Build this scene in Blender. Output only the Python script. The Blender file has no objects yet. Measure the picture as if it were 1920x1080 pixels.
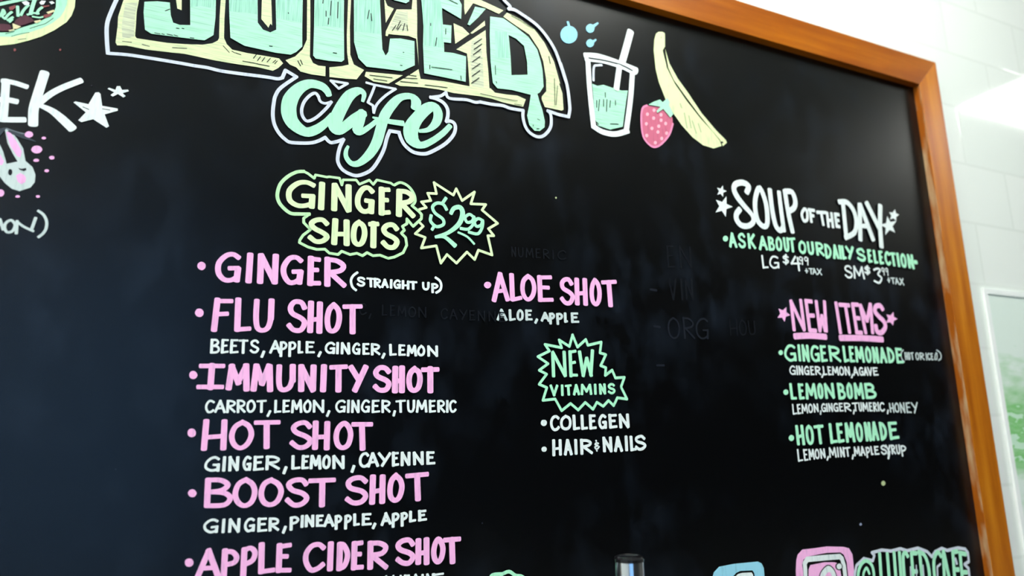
import bpy, bmesh, math
from mathutils import Vector, Matrix
from mathutils.geometry import tessellate_polygon
scene = bpy.context.scene
C = scene.collection
# ------------------------------------------------------------------ camera
F_PX = 1318.3937                      # focal length in pixels of a 1920 px wide frame
CAM_POS = Vector([-2.24601, -1.32499, 1.59995])
cam_d = bpy.data.cameras.new('camera'); cam = bpy.data.objects.new('camera', cam_d); C.objects.link(cam)
cam_d.sensor_width = 36.0; cam_d.lens = F_PX / 1920 * 36.0
cam_d.clip_start = 0.02
r, u, f = Vector([0.90786, -0.41899, -0.01557]), Vector([-0.07381, -0.19627, 0.97777]), Vector([0.41274, 0.88652, 0.20911])
cam.matrix_world = Matrix(((r.x, u.x, -f.x, CAM_POS.x), (r.y, u.y, -f.y, CAM_POS.y), (r.z, u.z, -f.z, CAM_POS.z), (0, 0, 0, 1)))
cam_d.dof.use_dof = True; cam_d.dof.focus_distance = 1.40; cam_d.dof.aperture_fstop = 1.9
scene.camera = cam
# ------------------------------------------------------------------ world, exposure
world = bpy.data.worlds.new('world'); scene.world = world; world.use_nodes = True
bg = world.node_tree.nodes['Background']; bg.inputs[0].default_value = (0.26, 0.55, 1.0, 1); bg.inputs[1].default_value = 1.5
vs = scene.view_settings
scene.display_settings.display_device = 'sRGB'
vs.view_transform = 'Standard'; vs.look = 'None'; vs.gamma = 1.0; vs.exposure = 0.0; vs.use_curve_mapping = False
LAMP = 28.0                        # radiance of the ceiling light diffusers

# ------------------------------------------------------------------ helpers
def lin(h):
    h = h.lstrip('#'); o = []
    for i in (0, 2, 4):
        c = int(h[i:i+2], 16) / 255; o.append(c / 12.92 if c <= .04045 else ((c + .055) / 1.055) ** 2.4)
    return (*o, 1)
def mat(name, col, rough=.5, metal=0., spec=.5):
    m = bpy.data.materials.new(name); m.use_nodes = True; b = m.node_tree.nodes['Principled BSDF']
    b.inputs['Base Color'].default_value = col if len(col) == 4 else (*col, 1)
    b.inputs['Roughness'].default_value = rough; b.inputs['Metallic'].default_value = metal; b.inputs['Specular IOR Level'].default_value = spec
    return m
def nodes(m): return m.node_tree.nodes, m.node_tree.links, m.node_tree.nodes['Principled BSDF']
def noise_mix(m, c1, c2, scale, nscale, lo, hi, detail=4, rot=(0, 0, 0)):
    n, l, b = nodes(m)
    tc = n.new('ShaderNodeTexCoord'); mp = n.new('ShaderNodeMapping'); mp.inputs['Scale'].default_value = scale; mp.inputs['Rotation'].default_value = rot
    nz = n.new('ShaderNodeTexNoise'); nz.inputs['Scale'].default_value = nscale; nz.inputs['Detail'].default_value = detail
    rp = n.new('ShaderNodeValToRGB'); rp.color_ramp.elements[0].position = lo; rp.color_ramp.elements[1].position = hi
    rp.color_ramp.elements[0].color = c1; rp.color_ramp.elements[1].color = c2
    l.new(tc.outputs['Object'], mp.inputs[0]); l.new(mp.outputs[0], nz.inputs['Vector']); l.new(nz.outputs['Fac'], rp.inputs[0]); l.new(rp.outputs[0], b.inputs['Base Color'])
    return rp
def box(bm, x0, x1, y0, y1, z0, z1):
    v = [bm.verts.new((x, y, z)) for z in (z0, z1) for y in (y0, y1) for x in (x0, x1)]
    for q in ((0, 2, 3, 1), (4, 5, 7, 6), (0, 1, 5, 4), (2, 6, 7, 3), (0, 4, 6, 2), (1, 3, 7, 5)): bm.faces.new([v[i] for i in q])
def bevel(bm, w, seg=2): bmesh.ops.bevel(bm, geom=list(bm.edges), offset=w, segments=seg, profile=.6, affect='EDGES')
def obj(name, bm, ms, parent=None, smooth=False, loc=None):
    bmesh.ops.recalc_face_normals(bm, faces=bm.faces[:])
    me = bpy.data.meshes.new(name); bm.to_mesh(me); bm.free()
    for m in (ms if isinstance(ms, list) else [ms]): me.materials.append(m)
    if smooth:
        for p in me.polygons: p.use_smooth = True
    o = bpy.data.objects.new(name, me); C.objects.link(o)
    if parent: o.parent = parent; o.matrix_parent_inverse = Matrix.Translation(-Vector(parent.get('base', (0, 0, 0))))
    return o
def thing(name, label, cat, loc):
    o = bpy.data.objects.new(name, None); C.objects.link(o); o.location = loc; o['label'] = label; o['category'] = cat; o.empty_display_size = .1
    return o
def part(name, bm, ms, parent, off, smooth=False, label=None):
    """a child mesh whose vertices are given in world coordinates; off = world origin of the thing"""
    bm.transform(Matrix.Translation(-Vector(off)))
    bmesh.ops.recalc_face_normals(bm, faces=bm.faces[:])
    me = bpy.data.meshes.new(name); bm.to_mesh(me); bm.free()
    for m in (ms if isinstance(ms, list) else [ms]): me.materials.append(m)
    if smooth:
        for p in me.polygons: p.use_smooth = True
    o = bpy.data.objects.new(name, me); C.objects.link(o); o.parent = parent
    if label: o['label'] = label
    return o
def struct(name, bm, m):
    o = obj(name, bm, m); o['kind'] = 'structure'; return o
def lathe(bm, prof, x, y, n=40):
    rings = [[bm.verts.new((x + r * math.cos(2 * math.pi * i / n), y + r * math.sin(2 * math.pi * i / n), z)) for i in range(n)] for r, z in prof]
    for a, b in zip(rings, rings[1:]):
        for i in range(n): bm.faces.new((a[i], a[(i + 1) % n], b[(i + 1) % n], b[i]))
    bm.faces.new(rings[0][::-1]); bm.faces.new(rings[-1])

# ------------------------------------------------------------------ setting
J0 = 3.0454                          # height of a wall block bed joint; courses are 0.2 m
XL, XR, YF, ZC = -5.6, 6.6, -6.0, 4.2
def wall_paint():
    m = mat('white_painted_block', lin('f1f6f0'), .06, 0, .35); n, l, b = nodes(m)
    tc = n.new('ShaderNodeTexCoord'); sp = n.new('ShaderNodeSeparateXYZ'); cb = n.new('ShaderNodeCombineXYZ'); ad = n.new('ShaderNodeMath'); ad.operation = 'ADD'; ad.inputs[1].default_value = -J0 + 4.4
    a2 = n.new('ShaderNodeMath'); a2.operation = 'ADD'; a2.inputs[1].default_value = 8.0
    br = n.new('ShaderNodeTexBrick'); br.offset = .5; br.offset_frequency = 2; br.squash = 1
    for k, v in (('Scale', 1.0), ('Mortar Size', .0055), ('Mortar Smooth', .35), ('Brick Width', .4), ('Row Height', .2), ('Bias', 0)): br.inputs[k].default_value = v
    br.inputs['Color1'].default_value = lin("f0f4ef"); br.inputs['Color2'].default_value = lin('ebf1eb'); br.inputs['Mortar'].default_value = lin('e7ece6')
    l.new(tc.outputs['Object'], sp.inputs[0]); l.new(sp.outputs['X'], a2.inputs[0]); l.new(a2.outputs[0], cb.inputs[0]); l.new(sp.outputs['Z'], ad.inputs[0]); l.new(ad.outputs[0], cb.inputs[1]); l.new(cb.outputs[0], br.inputs['Vector'])
    l.new(br.outputs['Color'], b.inputs['Base Color'])
    nz = n.new('ShaderNodeTexNoise'); nz.inputs['Scale'].default_value = 40; l.new(tc.outputs['Object'], nz.inputs['Vector'])
    mx = n.new('ShaderNodeMath'); mx.operation = 'MULTIPLY_ADD'; mx.inputs[1].default_value = -1.0; l.new(br.outputs['Fac'], mx.inputs[0])
    m2 = n.new('ShaderNodeMath'); m2.operation = 'MULTIPLY'; m2.inputs[1].default_value = .03; l.new(nz.outputs['Fac'], m2.inputs[0]); l.new(m2.outputs[0], mx.inputs[2])
    bp = n.new('ShaderNodeBump'); bp.inputs['Strength'].default_value = .05; bp.inputs['Distance'].default_value = .003; l.new(mx.outputs[0], bp.inputs['Height']); l.new(bp.outputs[0], b.inputs['Normal'])
    return m
M_WALL = wall_paint()
M_DARKWALL = mat('dark_blue_grey_paint', (.035, .045, .06), .6); M_CEIL = mat('ceiling_white', lin('e8ece8'), .8); M_FLOOR = mat('pale_floor_tile', (.45, .45, .43), .6)
noise_mix(M_CEIL, lin('e4e8e4'), lin('eef0ec'), (1, 1, 1), 30, .4, .6); noise_mix(M_FLOOR, (.17, .17, .165, 1), (.23, .23, .22, 1), (1, 1, 1), 6, .4, .6); noise_mix(M_DARKWALL, (.012, .016, .024, 1), (.018, .022, .03, 1), (1, 1, 1), 3, .4, .6)
bm = bmesh.new(); box(bm, XL, XR, 0, .2, 0, ZC); struct('wall_back', bm, M_WALL)
bm = bmesh.new(); box(bm, XL - .2, XR + .2, YF - .2, .2, -.1, 0); struct('floor', bm, M_FLOOR)
bm = bmesh.new(); box(bm, XL - .2, XR + .2, YF - .2, .2, ZC, ZC + .1); struct('ceiling', bm, M_CEIL)
bm = bmesh.new(); box(bm, XL - .2, XL, YF, .2, 0, ZC); struct('wall_left', bm, M_CEIL)
bm = bmesh.new(); box(bm, XR, XR + .2, YF, .2, 0, ZC); struct('wall_right', bm, M_DARKWALL)
WX0, WX1, WZ0, WZ1 = -5.3, -1.9, .06, 3.6
bm = bmesh.new(); box(bm, XL - .2, WX0, YF - .2, YF, 0, ZC); box(bm, WX1, XR + .2, YF - .2, YF, 0, ZC); box(bm, WX0, WX1, YF - .2, YF, 0, WZ0); box(bm, WX0, WX1, YF - .2, YF, WZ1, ZC); struct('wall_front', bm, M_DARKWALL)
M_FRAME = mat('window_frame_white', lin('d8dcd8'), .4); M_GLASS = mat('window_glass', (1, 1, 1), 0.0); nodes(M_GLASS)[2].inputs['Transmission Weight'].default_value = 1; nodes(M_GLASS)[2].inputs['IOR'].default_value = 1.02
win = bpy.data.objects.new('window_1', None); C.objects.link(win); win.location = ((WX0 + WX1) / 2, YF - .1, WZ0); win['kind'] = 'structure'
wo = win.location
bm = bmesh.new()
for a in ((WX0, WX1, WZ0, WZ0 + .06), (WX0, WX1, WZ1 - .06, WZ1), (WX0, WX0 + .06, WZ0 + .06, WZ1 - .06), (WX1 - .06, WX1, WZ0 + .06, WZ1 - .06), (-3.53, -3.47, WZ0 + .06, WZ1 - .06)): box(bm, a[0], a[1], YF - .14, YF - .06, a[2], a[3])
part('window_frame', bm, M_FRAME, win, wo)
bm = bmesh.new(); box(bm, WX0 + .05, WX1 - .05, YF - .105, YF - .099, WZ0 + .05, WZ1 - .05); part('pane', bm, M_GLASS, win, wo)

# ------------------------------------------------------------------ ceiling lights and added fill panels
M_LAMP = mat('light_diffuser', (1, 1, 1), .5); b = nodes(M_LAMP)[2]; b.inputs['Emission Color'].default_value = (.98, 1.0, .93, 1); b.inputs['Emission Strength'].default_value = LAMP
M_TRIM = mat('light_trim_white', lin('e6e8e6'), .4)
def ceiling_light(x0, x1, y0, y1, label):
    o = (x0 / 2 + x1 / 2, y0 / 2 + y1 / 2, ZC); t = thing('ceiling_light', label, 'ceiling light', o)
    t['group'] = 'ceiling light panels'
    bm = bmesh.new()
    for a in ((x0 - .03, x1 + .03, y0 - .03, y0), (x0 - .03, x1 + .03, y1, y1 + .03), (x0 - .03, x0, y0, y1), (x1, x1 + .03, y0, y1)): box(bm, a[0], a[1], a[2], a[3], ZC - .012, ZC)
    part('light_trim', bm, M_TRIM, t, o)
    bm = bmesh.new(); box(bm, x0, x1, y0, y1, ZC - .006, ZC); part('diffuser', bm, M_LAMP, t, o)
ceiling_light(3.33, 4.53, -1.95, -1.33, 'lit ceiling panel nearest the wall and right of the chalkboard')
ceiling_light(5.1, 6.3, -1.95, -1.33, 'added fill panel on the ceiling nearest the wall at its right end')  # unseen panel added to put more light on the right of the wall
ceiling_light(-2.0, -.8, -1.3, -.68, 'lit ceiling panel nearest the wall above the right end of the chalkboard')
ceiling_light(-.72, -.1, -1.6, -.98, 'small square fill panel added on the ceiling nearest the wall')  # invented small panel that lifts the wall right of the board
ceiling_light(-5.4, -4.2, -1.95, -1.33, 'added fill panel on the ceiling nearest the wall at its left end')  # added out of view so the left-facing frame edge gets more light
ceiling_light(-5.4, -4.2, -3.4, -2.78, 'second added fill panel from the wall along the left side')  # unseen side fill added for the lower lettering
ceiling_light(-5.4, -4.2, -4.9, -4.28, 'third added fill panel from the wall along the left side')  # more added fill from the side, further back in the room

# ------------------------------------------------------------------ chalkboard
FXO, FXI, FZO, FZI, FT = -0.13097, -0.22735, 2.76031, 2.66346, 0.03442
FW = FXO - FXI; FH = FZO - FZI
BXL, BZB = -3.02, 1.02             # inner left edge and inner bottom edge of the board
BT = .012                          # the black sheet stands 12 mm off the wall
M_BOARD = mat('black_chalkboard', (.002, .0022, .0025), .27, 0, .36)
def board_mat(m):
    n, l, b = nodes(m)
    tc = n.new('ShaderNodeTexCoord')
    def nz(scale, det, lo, hi, sc=(1, 1, 1)):
        mp = n.new('ShaderNodeMapping'); mp.inputs['Scale'].default_value = sc
        t = n.new('ShaderNodeTexNoise'); t.inputs['Scale'].default_value = scale; t.inputs['Detail'].default_value = det
        r = n.new('ShaderNodeMapRange'); r.inputs[1].default_value = lo; r.inputs[2].default_value = hi
        l.new(tc.outputs['Object'], mp.inputs[0]); l.new(mp.outputs[0], t.inputs['Vector']); l.new(t.outputs['Fac'], r.inputs[0]); return r.outputs[0]
    a = nz(2.6, 5, .44, .72); c = nz(16, 5, .44, .72, (1, 1, .6))
    mu = n.new('ShaderNodeMath'); mu.operation = 'MULTIPLY'; l.new(a, mu.inputs[0]); l.new(c, mu.inputs[1])
    mx = n.new('ShaderNodeMix'); mx.data_type = 'RGBA'; mx.inputs[6].default_value = (.0005, .0007, .0011, 1); mx.inputs[7].default_value = (.011, .017, .028, 1)
    l.new(mu.outputs[0], mx.inputs[0]); l.new(mx.outputs[2], b.inputs['Base Color'])
board_mat(M_BOARD)
def wood(name, along, dark, mid, light):
    m = mat(name, lin('b5702a'), .32, 0, .22); n, l, b = nodes(m)
    s = {'x': (1.2, 10, 14), 'z': (14, 10, 1.2)}[along]
    rp = noise_mix(m, lin(dark), lin(light), s, 2.2, .3, .72, 6)
    e = rp.color_ramp.elements.new(.5); e.color = lin(mid)
    nz = n.new('ShaderNodeTexNoise'); nz.inputs['Scale'].default_value = 9; mr = n.new('ShaderNodeMapRange'); mr.inputs[3].default_value = .24; mr.inputs[4].default_value = .42
    tc = n.new('ShaderNodeTexCoord'); l.new(tc.outputs['Object'], nz.inputs['Vector']); l.new(nz.outputs['Fac'], mr.inputs[0]); l.new(mr.outputs[0], b.inputs['Roughness'])
    return m
M_WOODX, M_WOODZ = wood('varnished_wood_rail', 'x', '8a4408', '9c5208', 'b0640c'), wood('varnished_wood_stile', 'z', 'a4560c', 'b96a12', 'cc801c')
BO = (BXL / 2 + FXI / 2, 0, BZB - FH)
board = thing('chalkboard', 'large black menu chalkboard in a varnished orange wood frame, covered in coloured hand lettering', 'chalkboard', BO)
bm = bmesh.new(); box(bm, BXL - .01, FXI + .01, -BT, -.002, BZB - .01, FZI + .01); part('board_panel', bm, M_BOARD, board, BO, label='black writing surface')
M_WORN = mat('worn_varnished_edge', lin('a8641c'), .4, 0, .3)
noise_mix(M_WORN, lin('a4560e'), lin('c4a078'), (14, 14, 2.6), 2.4, .44, .62, 5)   # scuffed edge: bare pale wood through the varnish
def frame_piece(name, m, quad):
    """mitred frame member: quad = (x,z) corners of its front face"""
    bm = bmesh.new(); fr = [bm.verts.new((x, -FT, z)) for x, z in quad]; bk = [bm.verts.new((x, -.001, z)) for x, z in quad]
    bm.faces.new(fr); bm.faces.new(bk[::-1])
    for i in range(4): bm.faces.new((fr[i], bk[i], bk[(i + 1) % 4], fr[(i + 1) % 4]))
    bmesh.ops.recalc_face_normals(bm, faces=bm.faces[:]); bevel(bm, .0012, 2)
    for f_ in bm.faces:
        f_.normal_update()
        if f_.normal.x < -.8 and f_.calc_center_median().x > BXL + 1: f_.material_index = 1
    return part(name, bm, [m, M_WORN], board, BO, label='varnished orange wood')
XO, ZO = BXL - FW, BZB - FH
frame_piece('frame_rail', M_WOODX, [(XO, FZO), (FXO, FZO), (FXI, FZI), (BXL, FZI)])
frame_piece('frame_rail', M_WOODX, [(BXL, BZB), (FXI, BZB), (FXO, ZO), (XO, ZO)])
frame_piece('frame_stile', M_WOODZ, [(FXO, FZO), (FXO, ZO), (FXI, BZB), (FXI, FZI)])
frame_piece('frame_stile', M_WOODZ, [(XO, FZO), (BXL, FZI), (BXL, BZB), (XO, ZO)])

# ------------------------------------------------------------------ marks on the board
INKS=['berry', 'berrypink', 'blue', 'board', 'cream', 'ghost', 'ghost2', 'greywhite', 'lavender', 'lavenderdim', 'lime', 'maroon', 'mint', 'mintfill', 'mintthin', 'pink', 'pinkpale', 'rust', 'smear', 'smear2', 'white', 'yellow', 'yellow2', 'yellowdim', 'yellowfill', 'yellowthin']
# name, label, parent index, layer, marks; lengths in half millimetres on the board (origin x=-3.0 m, z=1.0 m), stroke widths in tenths of a millimetre
MARKS=[
('taco_drawing','half visible wrap drawing, pale yellow shell round mint leaves and maroon filling',None,0,[
('p',21,0,[[1058,2773,1062,2725,1063,2696,1057,2662,1045,2633,1012,2593,979,2562,946,2539,907,2516,847,2493,842,2532,898,2543,943,2569,976,2593,1003,2619,1023,2650,1033,2677,1038,2702,1036,2767]]),
('p',12,1,[[1038,2767,1039,2703,1034,2675,1024,2647,1003,2618,976,2592,943,2568,899,2541,842,2529,841,2542,886,2554,918,2579,951,2601,973,2621,989,2638,1003,2653,1008,2681,1006,2710,1001,2757]]),
('s',3,2,1,9,[896,2542,918,2556,943,2568]),
('s',3,2,1,10,[943,2583,969,2601,986,2613,1005,2638]),
('s',3,2,1,9,[879,2547,902,2561]),
('s',3,2,1,9,[915,2534,936,2543]),
('p',12,1,[[829,2643,851,2657,884,2675,905,2695,963,2711,957,2695,923,2685,891,2667,852,2644,830,2635]]),
('s',12,2,1,58,[946,2695,942,2664,940,2638]),
('s',12,2,1,35,[932,2632,947,2642,962,2644]),
('s',12,2,1,42,[957,2642,961,2657,969,2669]),
('s',12,2,0,46,[901,2654,906,2621]),
('s',12,2,1,42,[914,2626,919,2645,930,2667]),
('s',12,2,1,36,[853,2599,860,2618,863,2632,869,2621,863,2608,872,2600]),
('s',12,2,1,40,[872,2601,879,2617,887,2629]),
('s',12,2,0,40,[880,2597,892,2611]),
('s',12,2,0,33,[886,2592,892,2603]),
('s',12,2,1,27,[947,2628,966,2629,976,2635]),
('p',11,1,[[902,2606,910,2617,924,2630,943,2624,953,2613,928,2594,915,2586,898,2592]]),
('p',11,1,[[837,2574,871,2582,887,2583,893,2572,883,2559,840,2548]]),
('p',11,0,[[828,2658,850,2669,859,2670,857,2664,828,2652]]),
('p',17,1,[[877,2646,894,2659,896,2650,888,2638,881,2636]]),
('p',17,2,[[976,2635,978,2643,1000,2654,999,2645,984,2632]]),
('p',4,3,[[894,2589,900,2588,919,2583,909,2572,898,2569]]),
('p',4,3,[[952,2612,970,2622,972,2618,962,2607,956,2607]]),
('p',4,3,[[983,2654,1003,2669,1008,2664,990,2649]]),
('p',4,3,[[885,2561,900,2569,903,2566,890,2558]]),
('p',20,3,[[911,2673,923,2682,933,2676,931,2667,920,2664]]),
('p',20,3,[[960,2684,965,2694,978,2696,973,2681,966,2678]]),
('p',20,3,[[987,2695,996,2700,1004,2695,995,2687]]),
('p',17,1,[[968,2675,988,2684,990,2680,973,2670]])]),
('heading_lettering','white capital letters EK at the edge of the photo with two small stars',None,0,[
('s',20,0,1,117,[899,2378,903,2315,907,2244]),
('s',20,0,1,85,[892,2378,922,2378,956,2371]),
('s',20,0,1,95,[875,2308,909,2314,934,2313]),
('s',20,0,1,94,[882,2242,917,2245,962,2253]),
('s',20,0,1,143,[1001,2427,990,2343,985,2294,989,2245]),
('s',20,0,1,103,[999,2321,1026,2358,1060,2390,1106,2424]),
('s',20,0,1,[69,109,139,145],[998,2313,1036,2299,1067,2276,1097,2249]),
('p',20,0,[[1154,2390,1164,2393,1170,2388,1179,2345,1226,2344,1227,2336,1189,2315,1206,2274,1199,2267,1157,2291,1124,2274,1114,2279,1133,2312,1094,2341,1100,2346,1138,2343]]),
('s',3,1,0,14,[1123,2330,1141,2324]),
('s',3,1,0,14,[1181,2334,1203,2334]),
('p',20,0,[[1216,2427,1226,2429,1233,2416,1251,2421,1254,2415,1236,2404,1246,2395,1240,2388,1222,2398,1207,2385,1200,2390,1210,2402,1189,2411,1193,2416,1213,2412]])]),
('bunny_drawing','white rabbit head with pink inner ears, pink nose and scattered pink dots',None,0,[
('p',7,0,[[900,2071,916,2084,932,2094,960,2106,983,2111,1003,2094,1014,2069,1015,2043,1005,2023,977,2007,956,2012,936,2028,920,2048,901,2056]]),
('p',7,0,[[914,2214,927,2214,951,2185,971,2154,983,2108,962,2105,946,2130,927,2165]]),
('p',7,0,[[885,2154,907,2158,919,2134,934,2091,916,2083,893,2081]]),
('p',15,1,[[919,2202,924,2204,933,2200,949,2177,969,2142,967,2122,958,2124,937,2155]]),
('p',15,1,[[894,2126,911,2125,925,2101,921,2088,898,2085]]),
('p',3,1,[[951,2068,951,2063,949,2058,947,2056,944,2057,941,2061,940,2067,940,2072,942,2077,944,2078,947,2077,950,2074]]),
('p',3,1,[[965,2085,974,2083,986,2088,988,2081,981,2076,975,2078,970,2079]]),
('p',15,1,[[962,2058,972,2068,984,2063,990,2053,989,2040,980,2031,969,2038]]),
('p',15,1,[[993,2206,992,2200,988,2196,983,2193,977,2194,972,2197,970,2202,971,2208,975,2213,980,2216,986,2215,991,2212]]),
('p',15,1,[[1030,2200,1029,2197,1027,2195,1024,2194,1021,2194,1018,2196,1017,2198,1018,2200,1020,2203,1023,2204,1026,2204,1029,2202]]),
('p',15,1,[[1024,2158,1022,2151,1017,2145,1010,2142,1002,2143,996,2147,993,2153,995,2161,1000,2167,1007,2170,1015,2169,1021,2165]]),
('p',15,1,[[1019,2119,1018,2116,1015,2114,1012,2113,1007,2113,1004,2114,1003,2117,1004,2120,1006,2122,1010,2124,1014,2124,1018,2122]]),
('p',15,1,[[1060,2136,1060,2132,1057,2129,1053,2128,1050,2128,1047,2130,1045,2133,1046,2137,1048,2139,1052,2141,1056,2141,1059,2139]]),
('p',15,1,[[1050,2088,1049,2085,1047,2083,1044,2081,1041,2082,1038,2083,1037,2086,1038,2089,1040,2091,1043,2092,1046,2092,1049,2090]]),
('p',15,1,[[981,1989,980,1987,978,1985,975,1984,972,1984,969,1985,968,1988,969,1990,971,1992,974,1993,977,1993,979,1991]]),
('p',15,1,[[1034,1996,1034,1994,1032,1992,1029,1991,1026,1991,1024,1993,1023,1995,1023,1997,1025,1999,1028,2000,1031,2000,1033,1999]]),
('p',15,1,[[938,1995,937,1989,934,1984,930,1982,924,1983,920,1987,918,1993,919,1999,922,2004,927,2006,932,2005,936,2001]]),
('s',18,0,1,[25,37,17],[918,2215,946,2206,970,2205]),
('s',19,0,1,[50,67,10],[928,2205,965,2195,1003,2183]),
('s',19,0,1,[10,66,131],[918,2217,908,2207,892,2189])]),
('menu_lettering','thin white letters MON with a closing bracket at the edge of the photo',None,0,[
('s',7,0,0,45,[931,1871,936,1907,948,1875]),
('s',7,0,1,42,[963,1907,952,1895,952,1879,960,1867,973,1872,978,1891,972,1903,963,1907]),
('s',7,0,0,45,[982,1906,984,1866]),
('s',7,0,1,39,[982,1904,1001,1890,1028,1878]),
('s',7,0,0,46,[1030,1922,1023,1881]),
('s',7,0,1,43,[1035,1947,1050,1936,1061,1915,1062,1891,1056,1874,1045,1860])]),
('cafe_logo','large drawn logo with hatched mint letters on pale yellow and a lavender outline',None,0,[
]),
('logo_outline','lavender outline',4,0,[
('s',8,0,1,66,[1188,2770,1172,2702,1165,2654,1170,2596,1178,2545]),
('s',8,0,1,[60,61,62,63,64,64,65,66,67,68,69,69],[1178,2545,1236,2553,1295,2556,1364,2558,1423,2559,1455,2559,1498,2561,1544,2558,1606,2561,1707,2568,1746,2569,1764,2577]),
('s',8,0,0,70,[1764,2577,1774,2611,1816,2592]),
('s',8,0,1,69,[1816,2592,1761,2535,1743,2498,1738,2466,1737,2421,1744,2382,1762,2349,1788,2325,1811,2317,1876,2326,1909,2340,1935,2359]),
('s',8,0,1,71,[1935,2359,1955,2342,1977,2348,2006,2363]),
('s',8,0,1,[71,71,71,70,70,71,71,72,73,74,75,75],[2006,2363,1993,2328,1987,2293,1988,2265,2004,2239,2032,2224,2067,2221,2113,2247,2140,2284,2167,2344,2180,2401,2191,2432]),
('s',8,0,0,75,[2192,2432,2229,2432]),
('s',8,0,1,78,[2229,2432,2238,2407,2255,2380,2289,2357,2331,2355,2365,2368,2426,2413,2461,2455,2474,2489,2470,2515,2452,2523,2434,2518]),
('s',8,0,1,80,[2434,2518,2440,2546,2438,2577,2420,2601,2389,2613,2363,2615]),
('s',8,0,1,68,[2363,2615,2407,2630,2431,2651]),
('s',8,0,1,70,[2431,2651,2447,2627,2524,2636,2565,2632,2590,2639]),
('s',8,0,1,75,[2590,2638,2643,2638,2697,2642,2733,2636,2797,2638]),
('s',8,0,1,77,[2797,2636,2795,2607,2805,2566,2826,2538,2859,2524,2889,2529,2917,2554,2935,2586,2939,2619,2935,2648,2922,2660]),
('s',8,0,0,79,[2922,2660,2977,2652,3030,2651]),
('s',8,0,1,83,[3030,2651,3037,2682,3038,2712,3031,2790,3019,2844,2996,2915,3023,2825,2997,2906,2967,2981,2921,3044,2871,3087,2807,3117,2762,3133,2733,3129]),
('s',8,0,1,82,[2733,3129,2740,3145,2718,3162,2695,3183]),
('s',8,0,1,63,[1902,2524,1890,2536,1871,2524,1850,2493,1841,2458,1846,2430,1865,2413,1898,2435,1934,2480,1952,2511]),
('s',8,0,1,56,[1952,2511,1929,2500,1910,2505,1902,2524]),
('s',8,0,0,53,[1947,2601,1979,2574,2013,2603,1947,2601]),
('s',8,0,0,51,[2089,2623,2119,2620,2210,2620]),
('s',8,0,1,55,[2210,2620,2169,2582,2134,2536,2122,2497]),
('s',8,0,0,55,[2122,2497,2118,2528,2097,2537,2112,2580,2122,2612])]),
('logo_backing','pale yellow hatched backing',4,0,[
('p',24,0,[[1209,2776,1256,2789,1252,2730,1254,2673,1255,2631,1261,2624,1358,2629,1417,2638,1476,2650,1509,2664,1526,2679,1530,2691,1526,2776,1525,2863,1542,2867,1543,2780,1547,2695,1558,2672,1578,2654,1632,2652,1702,2655,1748,2656,1764,2639,1747,2615,1728,2599,1673,2602,1578,2597,1516,2596,1420,2599,1361,2593,1293,2587,1231,2588,1203,2582,1197,2592,1198,2656,1196,2694,1203,2739]]),
('p',24,0,[[1841,2949,1853,2953,1859,2822,1863,2690,1876,2666,1897,2659,1925,2662,1926,2619,1871,2615,1830,2618,1813,2633,1789,2639,1772,2654,1807,2678,1833,2714,1848,2761]]),
('p',24,0,[[2004,2994,2016,2997,2015,2862,2021,2735,2037,2695,2079,2680,2050,2632,2010,2626,1942,2619,1940,2661,1991,2678,2016,2690,2008,2740,2004,2819]]),
('p',24,0,[[2087,2674,2242,2692,2182,2641,2119,2637,2082,2653]]),
('p',24,0,[[2208,2646,2280,2708,2309,2735,2319,2692,2426,2703,2541,2704,2533,2823,2529,2859,2479,2867,2619,2996,2622,2883,2630,2798,2635,2713,2639,2716,2662,2699,2716,2701,2771,2707,2813,2697,2799,2658,2762,2658,2697,2660,2644,2667,2591,2667,2467,2657,2402,2660,2327,2655,2231,2641]]),
('p',24,0,[[2466,2991,2508,2982,2541,2957,2474,2893]]),
('p',24,0,[[2546,2963,2615,3042,2617,3018,2554,2961]]),
('p',24,0,[[2154,3035,2164,3008,2170,2997,2197,2992,2164,2916]]),
('p',24,0,[[2209,2991,2275,3008,2279,3069,2296,3074,2300,2976,2301,2892,2310,2752,2306,2792,2297,2874,2265,2879,2177,2867,2173,2856,2164,2856,2165,2877]]),
('p',24,0,[[2516,3134,2568,3148,2594,3142,2708,3118,2685,3094,2624,3107,2559,3115,2520,3047,2516,3077]]),
('p',24,0,[[2726,3112,2793,3095,2861,3066,2916,3006,2965,2917,2994,2810,2986,2818,3004,2765,3007,2684,2997,2677,2909,2678,2894,2713,2895,2728,2919,2759,2920,2823,2920,2816,2908,2904,2887,2963,2838,3028,2770,3057,2707,3086]]),
('p',24,0,[[1671,2902,1705,2912,1715,2790,1708,2796,1702,2777,1692,2788,1674,2807]]),
('p',24,0,[[1372,2820,1392,2826,1396,2772,1381,2775]]),
('s',3,2,0,14,[1280,2604,1303,2602]),
('s',3,2,0,15,[1377,2614,1424,2622]),
('s',3,2,0,14,[1218,2601,1246,2604]),
('s',3,2,0,13,[1546,2662,1559,2650]),
('s',3,2,0,13,[1559,2650,1569,2639]),
('s',3,2,0,14,[1578,2647,1588,2642]),
('s',3,2,0,14,[1591,2643,1610,2640]),
('s',3,2,0,14,[1664,2652,1655,2635]),
('s',3,2,0,14,[1680,2648,1670,2629]),
('s',3,2,0,14,[1696,2648,1686,2629]),
('s',3,2,0,14,[1716,2649,1705,2631]),
('s',3,2,0,14,[1736,2646,1726,2633]),
('s',3,2,0,14,[1742,2644,1733,2630]),
('s',3,2,0,14,[1618,2615,1663,2616]),
('s',3,2,0,14,[1666,2615,1714,2615]),
('s',3,2,0,18,[1818,2661,1829,2642]),
('s',3,2,0,18,[1828,2667,1836,2650]),
('s',3,2,0,15,[2103,2662,2196,2670]),
('s',3,2,0,15,[2119,2649,2174,2651]),
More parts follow.
